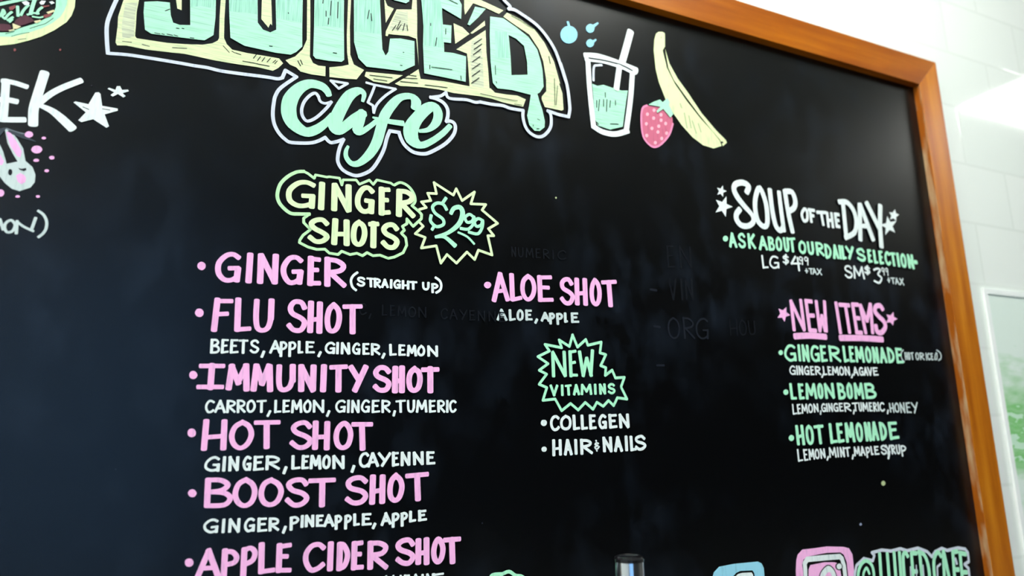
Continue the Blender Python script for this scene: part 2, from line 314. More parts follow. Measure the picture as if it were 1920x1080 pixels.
('s',3,2,0,16,[2246,2680,2303,2689]),
('s',3,2,0,16,[2231,2661,2307,2669]),
('s',3,2,0,16,[2268,2698,2299,2700]),
('s',3,2,0,16,[2339,2668,2438,2676]),
('s',3,2,0,16,[2207,2914,2192,2886]),
('s',3,2,0,16,[2226,2940,2211,2899]),
('s',3,2,0,16,[2230,2924,2215,2896]),
('s',3,2,0,16,[2245,2933,2238,2899]),
('s',3,2,0,16,[2255,2927,2259,2902]),
('p',25,1,[[2550,2922,2593,2959,2604,2835,2608,2711,2553,2708,2545,2826]]),
('p',25,1,[[2209,2982,2258,2993,2259,2902,2177,2884]]),
('p',25,1,[[1213,2752,1252,2766,1248,2718,1252,2627,1217,2611,1210,2659]]),
('s',3,2,0,19,[2599,2947,2562,2912]),
('s',3,2,0,19,[2599,2921,2562,2886]),
('s',3,2,0,19,[2594,2894,2558,2859]),
('s',3,2,0,19,[2590,2858,2554,2824]),
('s',3,2,0,19,[2590,2823,2553,2789]),
('s',3,2,0,19,[2589,2789,2553,2755]),
('s',3,2,0,19,[2585,2753,2549,2720]),
('s',3,2,1,18,[2748,3101,2798,3087,2861,3062]),
('s',3,2,1,19,[2937,2938,2943,2903]),
('s',3,2,1,14,[2591,2679,2679,2677,2770,2680]),
('s',3,2,1,15,[2755,2662,2792,2662]),
('s',3,2,1,13,[2978,2797,2967,2698]),
('s',3,2,1,13,[2963,2832,2961,2697])]),
('logo_lettering','mint hatched block letters',4,1,[
('p',13,0,[[1273,2773,1314,2786,1355,2792,1362,2741,1372,2714,1394,2710,1429,2718,1420,2834,1508,2858,1512,2772,1510,2697,1481,2668,1430,2663,1305,2652,1284,2663,1274,2728]]),
('p',13,0,[[1553,2870,1655,2898,1662,2788,1683,2763,1710,2758,1731,2775,1721,2916,1824,2945,1828,2815,1832,2726,1810,2697,1790,2681,1734,2676,1620,2679,1569,2700,1560,2785]]),
('p',13,0,[[1869,2957,1987,2989,1989,2896,1997,2706,1987,2695,1938,2688,1885,2686,1875,2697,1873,2826]]),
('p',13,0,[[2027,3000,2135,3030,2147,2854,2152,2790,2166,2764,2177,2783,2183,2846,2227,2858,2289,2860,2292,2748,2237,2709,2169,2704,2088,2696,2054,2726,2034,2794]]),
('p',13,0,[[2177,3041,2263,3065,2263,3043,2249,3030,2193,3031]]),
('p',13,0,[[2314,3079,2466,3120,2491,3114,2504,3091,2501,3020,2412,3051,2414,2971,2456,2977,2454,2891,2421,2887,2423,2841,2466,2846,2524,2843,2522,2721,2334,2720,2327,2848,2328,2941,2323,3025]]),
('p',13,0,[[2568,3099,2620,3102,2584,3050,2542,2999,2531,3001]]),
('p',13,0,[[2641,3069,2707,3077,2770,3048,2833,3013,2877,2960,2894,2901,2902,2858,2905,2778,2885,2745,2872,2735,2883,2696,2895,2662,2907,2606,2904,2577,2879,2554,2853,2551,2827,2574,2817,2618,2829,2671,2838,2724,2808,2725,2742,2728,2673,2721,2651,2743,2645,2799,2641,2844,2638,2975],[2732,2998,2769,2989,2809,2962,2823,2885,2824,2820,2743,2801,2740,2893]]),
('s',3,2,0,16,[1316,2658,1333,2658]),
('s',3,2,0,16,[1339,2660,1347,2659]),
('s',3,2,0,16,[1356,2663,1374,2662]),
('s',3,2,0,16,[1379,2665,1391,2663]),
('s',3,2,0,16,[1433,2667,1445,2668]),
('s',3,2,0,16,[1343,2754,1357,2765]),
('s',3,2,0,16,[1384,2694,1393,2695]),
('s',3,2,0,16,[1403,2698,1409,2698]),
('s',3,2,0,17,[1904,2954,1903,2936]),
('s',3,2,0,17,[1936,2955,1935,2890]),
('s',3,2,0,17,[1963,2958,1964,2885]),
('s',3,2,0,17,[1917,2905,1918,2881]),
('s',3,2,0,17,[1929,2876,1928,2848]),
('s',3,2,0,16,[1710,2699,1720,2700]),
('s',3,2,0,16,[1772,2859,1773,2856]),
('s',3,2,0,17,[1952,2727,1966,2728]),
('s',3,2,0,16,[2092,2955,2086,2913]),
('s',3,2,0,16,[2100,2941,2104,2909]),
('s',3,2,0,17,[2360,2962,2360,2951]),
('s',3,2,0,17,[2388,2900,2383,2861]),
('s',3,2,0,17,[2429,2953,2429,2928]),
('s',3,2,0,16,[2358,2763,2358,2746]),
('s',3,2,0,16,[2240,2796,2244,2796]),
('s',3,2,0,17,[2441,3100,2483,3090]),
('s',3,2,0,16,[2366,2756,2458,2764]),
('s',3,2,0,17,[2499,2743,2501,2727]),
('s',3,2,0,16,[2229,2734,2237,2734]),
('s',3,2,0,16,[2663,2829,2664,2786]),
('s',3,2,0,16,[2666,2752,2669,2745]),
('s',3,2,0,16,[2846,2577,2846,2571]),
('s',3,2,0,17,[2869,2610,2880,2607]),
('s',3,2,0,17,[2864,2562,2875,2564]),
('p',14,1,[[1423,2834,1506,2857,1507,2805,1493,2807,1459,2805,1426,2792]]),
('p',14,1,[[1555,2871,1653,2898,1658,2823,1628,2821,1561,2809]]),
('p',14,1,[[1725,2917,1822,2944,1826,2828,1783,2829,1731,2823]]),
('p',14,1,[[1871,2957,1985,2989,1988,2847,1932,2839,1876,2827]]),
('p',14,1,[[2030,3001,2133,3029,2145,2859,2084,2849,2034,2842]]),
('p',14,1,[[2316,3079,2399,3102,2411,3053,2416,2963,2419,2859,2369,2853,2331,2851,2328,2941]]),
('p',14,1,[[2664,3003,2726,3010,2733,2882,2665,2869]])]),
('script_lettering','mint script word under the block letters',4,1,[
('s',12,0,1,[121,151,171,183,226,282,289,260,194,187,149,120],[1941,2543,1933,2558,1911,2573,1866,2573,1826,2542,1798,2491,1795,2436,1814,2395,1860,2369,1900,2386,1936,2422,1958,2455]),
('s',12,0,1,[67,104,156,216,244,261,230,170,202,205,186],[2077,2542,2081,2573,2060,2583,2025,2557,1997,2505,1974,2445,1967,2410,1985,2395,2013,2421,2048,2459,2077,2486]),
('s',12,0,1,[176,185,194,123,103,94],[2076,2488,2068,2450,2058,2412,2073,2406,2108,2436,2135,2465]),
('s',12,0,1,[185,230,135,151,192,211,209,207,184,131,110,96,80,56],[2296,2557,2299,2582,2277,2602,2234,2589,2202,2554,2170,2499,2155,2444,2138,2373,2110,2317,2071,2274,2040,2267,2019,2290,2017,2315,2024,2335]),
('s',12,0,1,[42,105,124],[2121,2477,2174,2472,2241,2474]),
('s',12,0,1,[74,109,188,211,189,243,261,322,300,151,135,128,112],[2317,2453,2356,2467,2388,2505,2396,2547,2379,2575,2346,2559,2304,2507,2279,2454,2286,2411,2322,2391,2369,2417,2417,2460,2448,2498])]),
('smoothie_drawing','drawn takeaway cup with a straw and mint green drink',None,0,[
]),
('cup_outline','white cup outline',9,0,[
('s',20,0,1,159,[3140,2990,3214,3002,3324,2993,3427,2978]),
('s',20,0,1,82,[3139,2968,3155,2971,3245,2979,3343,2972,3409,2957,3426,2963]),
('s',20,0,1,140,[3150,2965,3153,2817,3166,2628]),
('s',20,0,1,146,[3403,2951,3385,2817,3350,2643]),
('s',20,0,1,140,[3166,2629,3214,2610,3284,2611,3356,2640]),
('s',8,0,1,62,[3176,2868,3182,2939,3205,2953,3226,2959]),
('s',3,1,1,29,[3156,2981,3245,2988,3344,2985,3403,2970])]),
('straw','white straw',9,1,[
('s',20,0,1,195,[3405,3179,3376,3091,3346,3003]),
('s',20,0,0,159,[3328,2972,3305,2854])]),
('drink','mint drink',9,0,[
('p',13,0,[[3169,2850,3197,2844,3232,2857,3290,2851,3336,2848,3372,2856,3359,2800,3331,2658,3259,2630,3190,2638,3176,2670]]),
('s',3,1,0,24,[3206,2775,3197,2715]),
('s',3,1,0,25,[3229,2779,3227,2744]),
('s',3,1,0,25,[3248,2783,3242,2720]),
('s',3,1,0,25,[3267,2781,3262,2745]),
('s',3,1,0,25,[3296,2787,3295,2763]),
('s',3,1,0,24,[3190,2766,3188,2730]),
('s',3,1,0,25,[3240,2817,3239,2793]),
('s',3,1,0,24,[3185,2654,3194,2644]),
('s',3,1,0,25,[3261,2659,3306,2666])]),
('blueberry_drawing','three pale blue drawn berries with short stems',None,0,[
('p',2,0,[[3098,3091,3095,3076,3088,3061,3077,3048,3063,3038,3048,3032,3034,3031,3021,3034,3011,3042,3005,3054,3003,3068,3006,3083,3013,3098,3024,3111,3037,3121,3052,3127,3067,3129,3080,3125,3090,3117,3097,3105]]),
('s',2,0,0,72,[3054,3121,3047,3144]),
('p',2,0,[[3196,3149,3192,3136,3183,3125,3170,3118,3158,3118,3149,3125,3146,3137,3150,3150,3160,3161,3172,3168,3185,3168,3194,3161]]),
('s',2,0,0,[89,45],[3183,3153,3216,3183]),
('p',2,0,[[3190,3068,3186,3056,3177,3046,3166,3040,3155,3040,3147,3046,3144,3057,3148,3069,3156,3079,3168,3085,3179,3084,3187,3078]]),
('s',2,0,0,[81,44],[3178,3069,3200,3089])]),
('strawberry_drawing','drawn pink strawberry with pale seeds and a mint leaf cap',None,0,[
('p',0,0,[[3451,2773,3481,2798,3562,2808,3632,2764,3633,2728,3608,2666,3555,2608,3514,2583,3482,2589,3449,2625,3442,2693]]),
('s',1,0,1,53,[3481,2798,3451,2773,3441,2693,3449,2625,3482,2590,3514,2584,3555,2608,3606,2666,3632,2728]),
('p',16,1,[[3490,2753,3486,2745,3479,2741,3473,2743,3470,2749,3474,2757,3481,2761,3487,2760]]),
('p',16,1,[[3526,2739,3523,2731,3516,2727,3509,2728,3507,2735,3510,2743,3517,2747,3524,2745]]),
('p',16,1,[[3572,2765,3569,2757,3562,2753,3555,2755,3553,2761,3556,2769,3563,2773,3570,2772]]),
('p',16,1,[[3570,2736,3567,2728,3560,2724,3553,2726,3551,2732,3554,2740,3561,2744,3568,2743]]),
('p',16,1,[[3480,2700,3476,2693,3469,2688,3463,2690,3461,2697,3464,2704,3471,2708,3477,2707]]),
('p',16,1,[[3512,2682,3508,2674,3501,2670,3495,2672,3492,2679,3496,2686,3503,2690,3509,2689]]),
('p',16,1,[[3554,2701,3551,2693,3543,2689,3537,2691,3534,2697,3538,2705,3545,2709,3552,2708]]),
('p',16,1,[[3598,2723,3594,2715,3587,2711,3580,2713,3578,2720,3581,2727,3589,2732,3595,2730]]),
('p',16,1,[[3478,2638,3475,2630,3468,2626,3461,2628,3459,2635,3462,2642,3469,2646,3476,2645]]),
('p',16,1,[[3547,2668,3543,2661,3536,2657,3530,2658,3527,2665,3531,2673,3538,2677,3544,2675]]),
('p',16,1,[[3600,2672,3596,2664,3589,2660,3582,2662,3580,2669,3583,2676,3590,2680,3597,2679]]),
('p',16,1,[[3567,2638,3564,2630,3557,2626,3550,2628,3548,2635,3551,2642,3558,2646,3565,2645]]),
('p',16,1,[[3527,2609,3523,2601,3516,2597,3510,2599,3507,2605,3511,2613,3518,2617,3524,2615]]),
('p',16,1,[[3532,2782,3528,2775,3521,2770,3514,2772,3512,2779,3515,2786,3523,2791,3529,2789]])]),
('leaf_cap','mint leaf cap',14,2,[
('p',12,0,[[3487,2802,3523,2826,3560,2844,3576,2833,3606,2861,3620,2842,3614,2826,3637,2780,3617,2758,3577,2797,3539,2768,3535,2778,3561,2805]])]),
('banana_drawing','long pale yellow drawn banana leaning to the left',None,0,[
('p',21,0,[[3564,3211,3579,3225,3605,3233,3621,3228,3616,3152,3600,3126,3619,3033,3663,2953,3732,2871,3819,2784,3883,2733,3927,2689,3937,2661,3883,2638,3815,2644,3750,2677,3687,2731,3634,2793,3598,2852,3563,2939,3548,3010,3543,3112,3551,3174]]),
('p',21,0,[[3615,3140,3638,3059,3683,2987,3745,2918,3822,2822,3910,2742,3968,2700,3975,2686,3946,2661,3930,2693,3875,2743,3804,2811,3718,2905,3657,2974,3628,3035]]),
('s',23,1,0,39,[3710,2801,3720,2722]),
('s',23,1,0,40,[3738,2791,3746,2727]),
('s',23,1,0,40,[3757,2766,3777,2704]),
('s',23,1,0,40,[3795,2758,3808,2716]),
('s',23,1,0,39,[3688,2848,3695,2827]),
('p',3,1,[[3950,2682,3949,2679,3945,2676,3941,2675,3936,2675,3933,2676,3932,2679,3934,2682,3937,2685,3942,2687,3946,2687,3949,2685]]),
('p',23,1,[[3600,3199,3599,3195,3598,3192,3595,3191,3593,3191,3592,3193,3592,3197,3592,3200,3594,3203,3596,3205,3598,3204,3600,3202]])]),
('ginger_shots_heading','pale yellow outlined heading with a spiky price burst',None,0,[
]),
('heading_lettering','pale yellow heading letters',17,1,[
('s',22,0,1,[96,90,95,104,103,93,88,92],[1899,2157,1874,2165,1842,2157,1813,2125,1815,2087,1841,2070,1869,2071,1892,2081]),
('s',22,0,0,87,[1863,2110,1900,2113]),
('s',22,0,0,117,[1897,2111,1896,2072]),
('s',22,0,0,119,[1931,2166,1931,2071]),
('s',22,0,0,120,[1979,2168,1980,2073]),
('s',22,0,0,114,[1980,2168,2034,2074]),
('s',22,0,0,121,[2032,2170,2035,2076]),
('s',22,0,1,[107,98,106,111,111,103,95,103],[2125,2163,2109,2176,2088,2168,2071,2135,2071,2100,2087,2079,2106,2078,2122,2090]),
('s',22,0,0,93,[2102,2122,2127,2121]),
('s',22,0,0,124,[2124,2121,2123,2079]),
('s',22,0,0,125,[2163,2178,2165,2078]),
('s',22,0,0,94,[2162,2175,2191,2179]),
('s',22,0,0,94,[2165,2133,2186,2135]),
('s',22,0,0,93,[2163,2079,2194,2085]),
('s',22,0,0,127,[2235,2179,2235,2081]),
('s',22,0,1,[97,103,117,106,98],[2231,2179,2264,2180,2289,2164,2277,2141,2236,2128]),
('s',22,0,0,113,[2240,2133,2293,2083]),
('s',22,0,1,[101,94,93,106,99,98,107,94,92,97],[1954,2010,1938,2023,1914,2019,1898,2004,1909,1987,1942,1972,1957,1958,1941,1940,1917,1936,1895,1950]),
('s',22,0,0,118,[1986,2026,1985,1938]),
('s',22,0,0,119,[2029,2026,2032,1939]),
('s',22,0,0,88,[1986,1972,2030,1977]),
('s',22,0,1,[104,108,110,108,91,108,111,109,103],[2078,2030,2062,2013,2057,1978,2062,1950,2077,1940,2092,1952,2100,1987,2093,2017,2077,2028]),
('s',22,0,0,92,[2120,2027,2149,2031]),
('s',22,0,0,122,[2134,2031,2135,1941]),
('s',22,0,1,[109,101,101,113,106,105,114,103,100,106],[2226,2020,2212,2034,2190,2031,2175,2013,2185,1995,2215,1982,2229,1967,2217,1944,2193,1942,2174,1958])]),
('heading_outline','pale green outline',17,0,[
('s',10,0,0,53,[1901,2186,1877,2202,1861,2208]),
('s',10,0,1,66,[1861,2208,1836,2202,1805,2180,1779,2146,1770,2105,1776,2077,1793,2055,1821,2036,1852,2037,1889,2041]),
('s',10,0,0,[52,52,52,52,52,51,51,52,52,52,52,53,53,53,54,54,54,55,55,55,56,56,57,57,57,57,57,57,57,57,58,58,58,58],[1889,2041,1869,2022,1870,2005,1896,1981,1870,1956,1859,1936,1858,1926,1890,1912,1922,1906,1952,1910,1969,1896,2002,1894,2015,1908,2047,1898,2073,1906,2095,1898,2112,1912,2136,1902,2163,1907,2196,1897,2221,1905,2256,1926,2270,1958,2265,1989,2247,2005,2259,2019,2251,2034,2269,2047,2269,2067,2295,2039,2329,2075,2330,2093,2318,2105,2289,2125]),
('s',10,0,1,58,[2289,2125,2302,2146,2296,2177,2272,2206,2240,2217,2215,2203]),
('s',10,0,0,[52,52,51,51,51,51,50,50,50,50,49,49,49,49],[2210,2203,2199,2209,2143,2214,2129,2193,2113,2209,2074,2186,2061,2202,2010,2195,2006,2173,1996,2200,1957,2200,1948,2197,1905,2200,1901,2186])]),
('price_burst','pale yellow spiky burst outline',17,1,[
('s',22,0,0,[54,55,55,55,56,56,57,56,57,56,56,56,56,55,55,54,54,53,53,53,52,53,52,53,53],[2381,2237,2466,2194,2479,2224,2505,2175,2561,2221,2544,2166,2612,2172,2595,2145,2666,2095,2623,2066,2648,2038,2620,2035,2639,1953,2577,1968,2560,1926,2526,1955,2480,1903,2439,1936,2413,1897,2393,1968,2330,1952,2346,1998,2304,2009,2337,2044,2324,2056]),
('s',22,0,0,54,[2320,2113,2349,2125,2328,2146,2368,2157,2354,2187,2392,2190,2381,2237])]),
('price_lettering','mint price 2.99 with a dollar sign',17,1,[
('s',12,0,1,70,[2436,2128,2422,2148,2395,2150,2376,2131,2387,2106,2420,2085,2423,2062,2393,2049,2368,2069,2370,2093]),
('s',12,0,0,71,[2433,2176,2419,2153]),
('s',12,0,0,64,[2382,2048,2375,2035]),
('s',12,0,1,[82,93,105,110,104,81,64],[2456,2114,2469,2137,2496,2144,2507,2118,2491,2072,2444,2029,2391,2005]),
('s',12,0,1,[64,80,102],[2391,2005,2428,2009,2472,1978]),
('s',12,0,1,66,[2558,2107,2538,2119,2518,2103,2527,2083,2549,2090,2558,2110,2555,2080,2532,2054,2499,2053]),
('s',12,0,1,67,[2597,2098,2577,2105,2560,2089,2569,2070,2589,2078,2597,2098,2594,2068,2574,2038,2535,2041]),
('s',12,0,1,49,[2488,2034,2527,2020,2557,1993])]),
('item_lettering','pink words GINGER with a bullet dot',None,0,[
('p',15,0,[[1545,1809,1544,1801,1539,1795,1533,1792,1526,1794,1520,1799,1518,1806,1519,1814,1524,1820,1530,1823,1537,1821,1543,1816]]),
('s',15,0,1,[91,84,90,96,97,89,83,88],[1650,1849,1632,1859,1609,1852,1587,1823,1588,1787,1607,1765,1629,1764,1647,1775]),
('s',15,0,0,81,[1623,1807,1651,1810]),
('s',15,0,0,108,[1651,1807,1649,1766]),
('s',15,0,0,110,[1689,1862,1689,1766]),
('s',15,0,0,111,[1726,1863,1728,1767]),
('s',15,0,0,106,[1727,1863,1777,1770]),
('s',15,0,0,112,[1777,1866,1778,1769]),
('s',15,0,1,[97,89,97,103,102,96,89,95],[1866,1857,1849,1868,1825,1861,1807,1828,1810,1797,1827,1773,1846,1773,1864,1785]),
('s',15,0,0,85,[1842,1813,1868,1816]),
('s',15,0,0,114,[1867,1814,1864,1775]),
('s',15,0,0,116,[1902,1870,1904,1773]),
('s',15,0,0,87,[1900,1868,1932,1867]),
('s',15,0,0,86,[1902,1825,1927,1827]),
('s',15,0,0,86,[1901,1774,1936,1777]),
('s',15,0,0,117,[1963,1872,1966,1775]),
('s',15,0,1,[90,95,108,97,90],[1960,1870,1996,1869,2023,1852,2011,1831,1966,1820]),
('s',15,0,0,102,[1972,1823,2028,1776])]),
('note_lettering','white words STRAIGHT UP in brackets',None,0,[
('s',20,0,1,48,[2077,1830,2061,1815,2054,1796,2060,1773,2074,1761]),
('s',20,0,1,44,[2104,1806,2098,1810,2087,1810,2081,1805,2086,1798,2100,1793,2105,1788,2099,1781,2089,1780,2080,1785]),
('s',20,0,0,39,[2116,1810,2143,1810]),
('s',20,0,0,52,[2129,1810,2131,1780]),
('s',20,0,0,53,[2146,1811,2147,1780]),
('s',20,0,1,43,[2145,1810,2157,1810,2165,1805,2161,1798,2147,1795]),
('s',20,0,0,46,[2149,1795,2167,1779]),
('s',20,0,0,51,[2175,1781,2185,1810]),
('s',20,0,0,51,[2184,1810,2196,1782]),
('s',20,0,0,40,[2179,1790,2193,1791]),
('s',20,0,0,53,[2210,1810,2210,1781]),
('s',20,0,1,45,[2244,1807,2238,1811,2230,1809,2223,1799,2224,1789,2229,1782,2236,1782,2243,1785]),
('s',20,0,0,40,[2235,1794,2243,1795]),
('s',20,0,0,54,[2244,1795,2243,1783]),
('s',20,0,0,54,[2257,1810,2257,1782]),
('s',20,0,0,54,[2278,1810,2278,1782]),
('s',20,0,0,40,[2257,1793,2278,1795]),
('s',20,0,0,41,[2285,1809,2312,1810]),
('s',20,0,0,55,[2298,1810,2299,1783]),
('s',20,0,1,48,[2339,1810,2340,1795,2343,1787,2350,1784,2358,1787,2361,1796]),
('s',20,0,0,55,[2361,1811,2361,1795]),
('s',20,0,0,55,[2378,1807,2379,1775]),
('s',20,0,1,45,[2376,1807,2389,1808,2399,1802,2392,1794,2378,1792]),
('s',20,0,1,51,[2391,1835,2408,1824,2415,1805,2410,1786,2394,1774])]),
('item_lettering','pink words FLU SHOT with a bullet dot',None,0,[
('p',15,0,[[1550,1642,1549,1634,1544,1628,1537,1626,1530,1628,1525,1633,1522,1640,1524,1648,1528,1654,1535,1656,1542,1655,1548,1649]]),
('s',15,0,0,102,[1591,1690,1587,1585]),
('s',15,0,0,77,[1588,1686,1637,1689]),
('s',15,0,0,77,[1590,1639,1625,1643]),
('s',15,0,0,104,[1659,1695,1662,1589]),
('s',15,0,0,78,[1661,1589,1702,1594]),
('s',15,0,1,[97,97,94,80,95,97],[1721,1695,1722,1633,1729,1598,1747,1590,1765,1603,1773,1641]),
('s',15,0,0,107,[1771,1699,1772,1635]),
('s',15,0,1,[99,92,90,100,95,93,101,92,88,94],[1887,1681,1875,1700,1851,1700,1838,1679,1846,1657,1876,1642,1890,1625,1878,1598,1853,1597,1836,1613]),
('s',15,0,0,111,[1910,1700,1911,1597]),
('s',15,0,0,112,[1942,1699,1944,1596]),
('s',15,0,0,83,[1911,1637,1943,1642]),
('s',15,0,1,[99,102,103,101,86,101,104,103,99],[1992,1698,1977,1679,1971,1643,1977,1608,1992,1599,2008,1613,2015,1650,2009,1681,1992,1699]),
('s',15,0,0,86,[2032,1694,2094,1699]),
('s',15,0,0,115,[2063,1696,2066,1600])]),
('ingredient_lettering','white words BEETS, APPLE, GINGER, LEMON',None,0,[
('s',20,0,0,47,[1583,1549,1584,1505]),
('s',20,0,1,39,[1583,1548,1596,1549,1603,1541,1597,1532,1585,1527]),
('s',20,0,1,38,[1584,1528,1600,1527,1607,1517,1601,1507,1584,1505]),
('s',20,0,0,47,[1618,1549,1618,1507]),
('s',20,0,0,35,[1617,1550,1634,1550]),
('s',20,0,0,35,[1618,1529,1631,1531]),
('s',20,0,0,36,[1617,1506,1636,1510]),
('s',20,0,0,48,[1647,1550,1647,1508]),
('s',20,0,0,36,[1646,1550,1665,1551]),
('s',20,0,0,36,[1647,1531,1661,1531]),
('s',20,0,0,36,[1646,1507,1668,1510]),
('s',20,0,0,36,[1672,1550,1698,1551]),
('s',20,0,0,48,[1685,1551,1686,1508]),
('s',20,0,1,41,[1733,1546,1727,1552,1718,1551,1712,1544,1716,1535,1729,1528,1735,1522,1729,1512,1719,1511,1711,1517]),
('s',20,0,0,47,[1755,1514,1749,1496]),
('s',20,0,0,47,[1777,1512,1792,1553]),
('s',20,0,0,48,[1792,1552,1808,1514]),
('s',20,0,0,37,[1784,1526,1802,1528]),
('s',20,0,0,50,[1812,1549,1813,1501]),
('s',20,0,1,41,[1811,1548,1821,1550,1830,1541,1825,1529,1812,1524]),
('s',20,0,0,50,[1842,1549,1843,1502]),
('s',20,0,1,41,[1841,1548,1853,1551,1861,1542,1856,1530,1842,1526]),
('s',20,0,0,50,[1874,1554,1875,1516]),
('s',20,0,0,38,[1874,1515,1887,1517]),
('s',20,0,0,51,[1902,1554,1903,1517]),
('s',20,0,0,38,[1900,1554,1925,1554]),
('s',20,0,0,38,[1903,1537,1921,1538]),
('s',20,0,0,38,[1901,1517,1928,1518]),
('s',20,0,0,49,[1951,1519,1945,1505]),
('s',20,0,1,43,[1999,1549,1991,1555,1979,1552,1971,1541,1971,1528,1980,1519,1989,1519,1997,1522]),
('s',20,0,0,39,[1987,1534,2000,1536]),
('s',20,0,0,52,[1999,1535,1998,1518]),
('s',20,0,0,52,[2012,1555,2012,1518]),
('s',20,0,0,52,[2029,1555,2029,1518]),
('s',20,0,0,49,[2029,1555,2053,1518]),
('s',20,0,0,53,[2052,1555,2055,1519]),
('s',20,0,1,45,[2091,1551,2086,1556,2078,1553,2071,1541,2071,1528,2078,1520,2085,1519,2091,1523]),
('s',20,0,0,40,[2083,1535,2092,1535]),
('s',20,0,0,53,[2092,1535,2091,1519]),
('s',20,0,0,53,[2109,1555,2110,1519]),
('s',20,0,0,40,[2108,1555,2127,1556]),
('s',20,0,0,40,[2109,1539,2123,1538]),
('s',20,0,0,40,[2108,1519,2129,1520]),
('s',20,0,0,54,[2141,1556,2142,1518]),
('s',20,0,1,44,[2140,1555,2156,1555,2167,1549,2161,1540,2143,1536]),
('s',20,0,0,45,[2144,1537,2169,1520]),
('s',20,0,0,52,[2188,1521,2182,1507]),
('s',20,0,0,55,[2211,1556,2213,1519]),
('s',20,0,0,41,[2211,1519,2233,1521]),
('s',20,0,0,55,[2248,1556,2248,1520]),
('s',20,0,0,41,[2246,1556,2266,1556]),
('s',20,0,0,41,[2247,1539,2263,1539]),
('s',20,0,0,41,[2246,1520,2269,1521]),
('s',20,0,0,55,[2284,1555,2281,1519]),
('s',20,0,0,53,[2283,1555,2296,1530]),
('s',20,0,0,53,[2296,1530,2307,1556]),
('s',20,0,0,56,[2307,1555,2312,1520]),
('s',20,0,1,49,[2334,1556,2326,1549,2321,1536,2325,1525,2333,1521,2342,1526,2345,1539,2341,1551,2333,1557]),
('s',20,0,0,57,[2363,1556,2364,1521]),
('s',20,0,0,50,[2363,1555,2397,1521]),
('s',20,0,0,57,[2396,1557,2397,1521])]),
('item_lettering','pink words IMMUNITY SHOT with a bullet dot',None,0,[
('p',15,0,[[1546,1427,1544,1420,1540,1415,1534,1413,1527,1414,1522,1419,1520,1426,1521,1434,1525,1439,1532,1441,1538,1439,1543,1434]]),
('s',15,0,0,102,[1589,1461,1589,1385]),
('s',15,0,0,76,[1554,1458,1625,1460]),
('s',15,0,0,75,[1551,1387,1626,1388]),
('s',15,0,0,103,[1653,1460,1647,1385]),
('s',15,0,0,100,[1652,1460,1677,1403]),
('s',15,0,0,99,[1676,1406,1699,1461]),
('s',15,0,0,105,[1699,1463,1705,1382]),
('s',15,0,0,105,[1733,1463,1728,1382]),
('s',15,0,0,103,[1734,1462,1755,1405]),
('s',15,0,0,103,[1755,1402,1775,1464]),
('s',15,0,0,107,[1777,1462,1783,1381]),
('s',15,0,1,[99,98,95,83,96,99],[1810,1463,1811,1413,1817,1387,1832,1381,1849,1392,1857,1420]),
('s',15,0,0,109,[1856,1465,1858,1415]),
('s',15,0,0,110,[1886,1465,1889,1383]),
('s',15,0,0,105,[1887,1463,1930,1382]),
('s',15,0,0,111,[1929,1465,1930,1385]),
('s',15,0,0,112,[1966,1467,1966,1383]),
('s',15,0,0,85,[1992,1465,2046,1469]),
('s',15,0,0,113,[2019,1466,2021,1383]),
('s',15,0,0,107,[2065,1467,2092,1426]),
('s',15,0,0,110,[2119,1469,2082,1384]),
('s',15,0,1,[103,96,96,107,100,100,108,99,92,99],[2207,1455,2193,1468,2172,1468,2158,1451,2167,1435,2197,1422,2209,1408,2198,1387,2174,1385,2157,1398]),
('s',15,0,0,119,[2233,1468,2233,1383]),
('s',15,0,0,120,[2259,1470,2260,1384]),
('s',15,0,0,90,[2233,1418,2259,1423]),
('s',15,0,1,[106,109,110,108,92,109,112,109,102],[2310,1469,2293,1452,2287,1423,2293,1394,2309,1385,2325,1398,2331,1429,2325,1456,2308,1466]),
('s',15,0,0,92,[2342,1465,2402,1468]),
('s',15,0,0,123,[2372,1470,2373,1385])]),
('ingredient_lettering','white words CARROT, LEMON, GINGER, TUMERIC',None,0,[
('s',20,0,1,37,[1603,1336,1596,1340,1588,1339,1581,1327,1581,1314,1588,1303,1597,1304,1603,1309]),
('s',20,0,0,42,[1610,1304,1624,1341]),
('s',20,0,0,43,[1623,1341,1639,1303]),
('s',20,0,0,33,[1616,1315,1634,1317]),
('s',20,0,0,44,[1648,1341,1648,1303]),
('s',20,0,1,36,[1647,1341,1660,1340,1670,1334,1665,1326,1649,1321]),
('s',20,0,0,38,[1651,1322,1671,1304]),
('s',20,0,0,44,[1680,1342,1682,1303]),
('s',20,0,1,36,[1680,1342,1693,1341,1701,1334,1697,1325,1682,1321]),
('s',20,0,0,39,[1684,1323,1703,1304]),
('s',20,0,1,39,[1723,1342,1714,1335,1712,1320,1715,1309,1722,1304,1731,1310,1735,1323,1731,1336,1723,1342]),
('s',20,0,0,34,[1743,1340,1771,1342]),
('s',20,0,0,45,[1757,1341,1758,1304]),
('s',20,0,0,43,[1787,1306,1780,1290]),
('s',20,0,0,46,[1804,1342,1805,1303]),
('s',20,0,0,34,[1804,1304,1822,1305]),
('s',20,0,0,46,[1832,1343,1833,1304]),
('s',20,0,0,35,[1832,1342,1849,1343]),
('s',20,0,0,34,[1833,1324,1846,1325]),
('s',20,0,0,34,[1832,1304,1851,1306]),
('s',20,0,0,46,[1863,1342,1862,1303]),
('s',20,0,0,45,[1864,1342,1876,1315]),
('s',20,0,0,45,[1876,1315,1888,1344]),
('s',20,0,0,47,[1888,1344,1892,1304]),
('s',20,0,1,41,[1913,1343,1906,1335,1902,1323,1906,1308,1913,1304,1921,1309,1924,1325,1921,1337,1914,1344]),
('s',20,0,0,47,[1936,1343,1937,1305]),
('s',20,0,0,43,[1936,1343,1968,1304]),
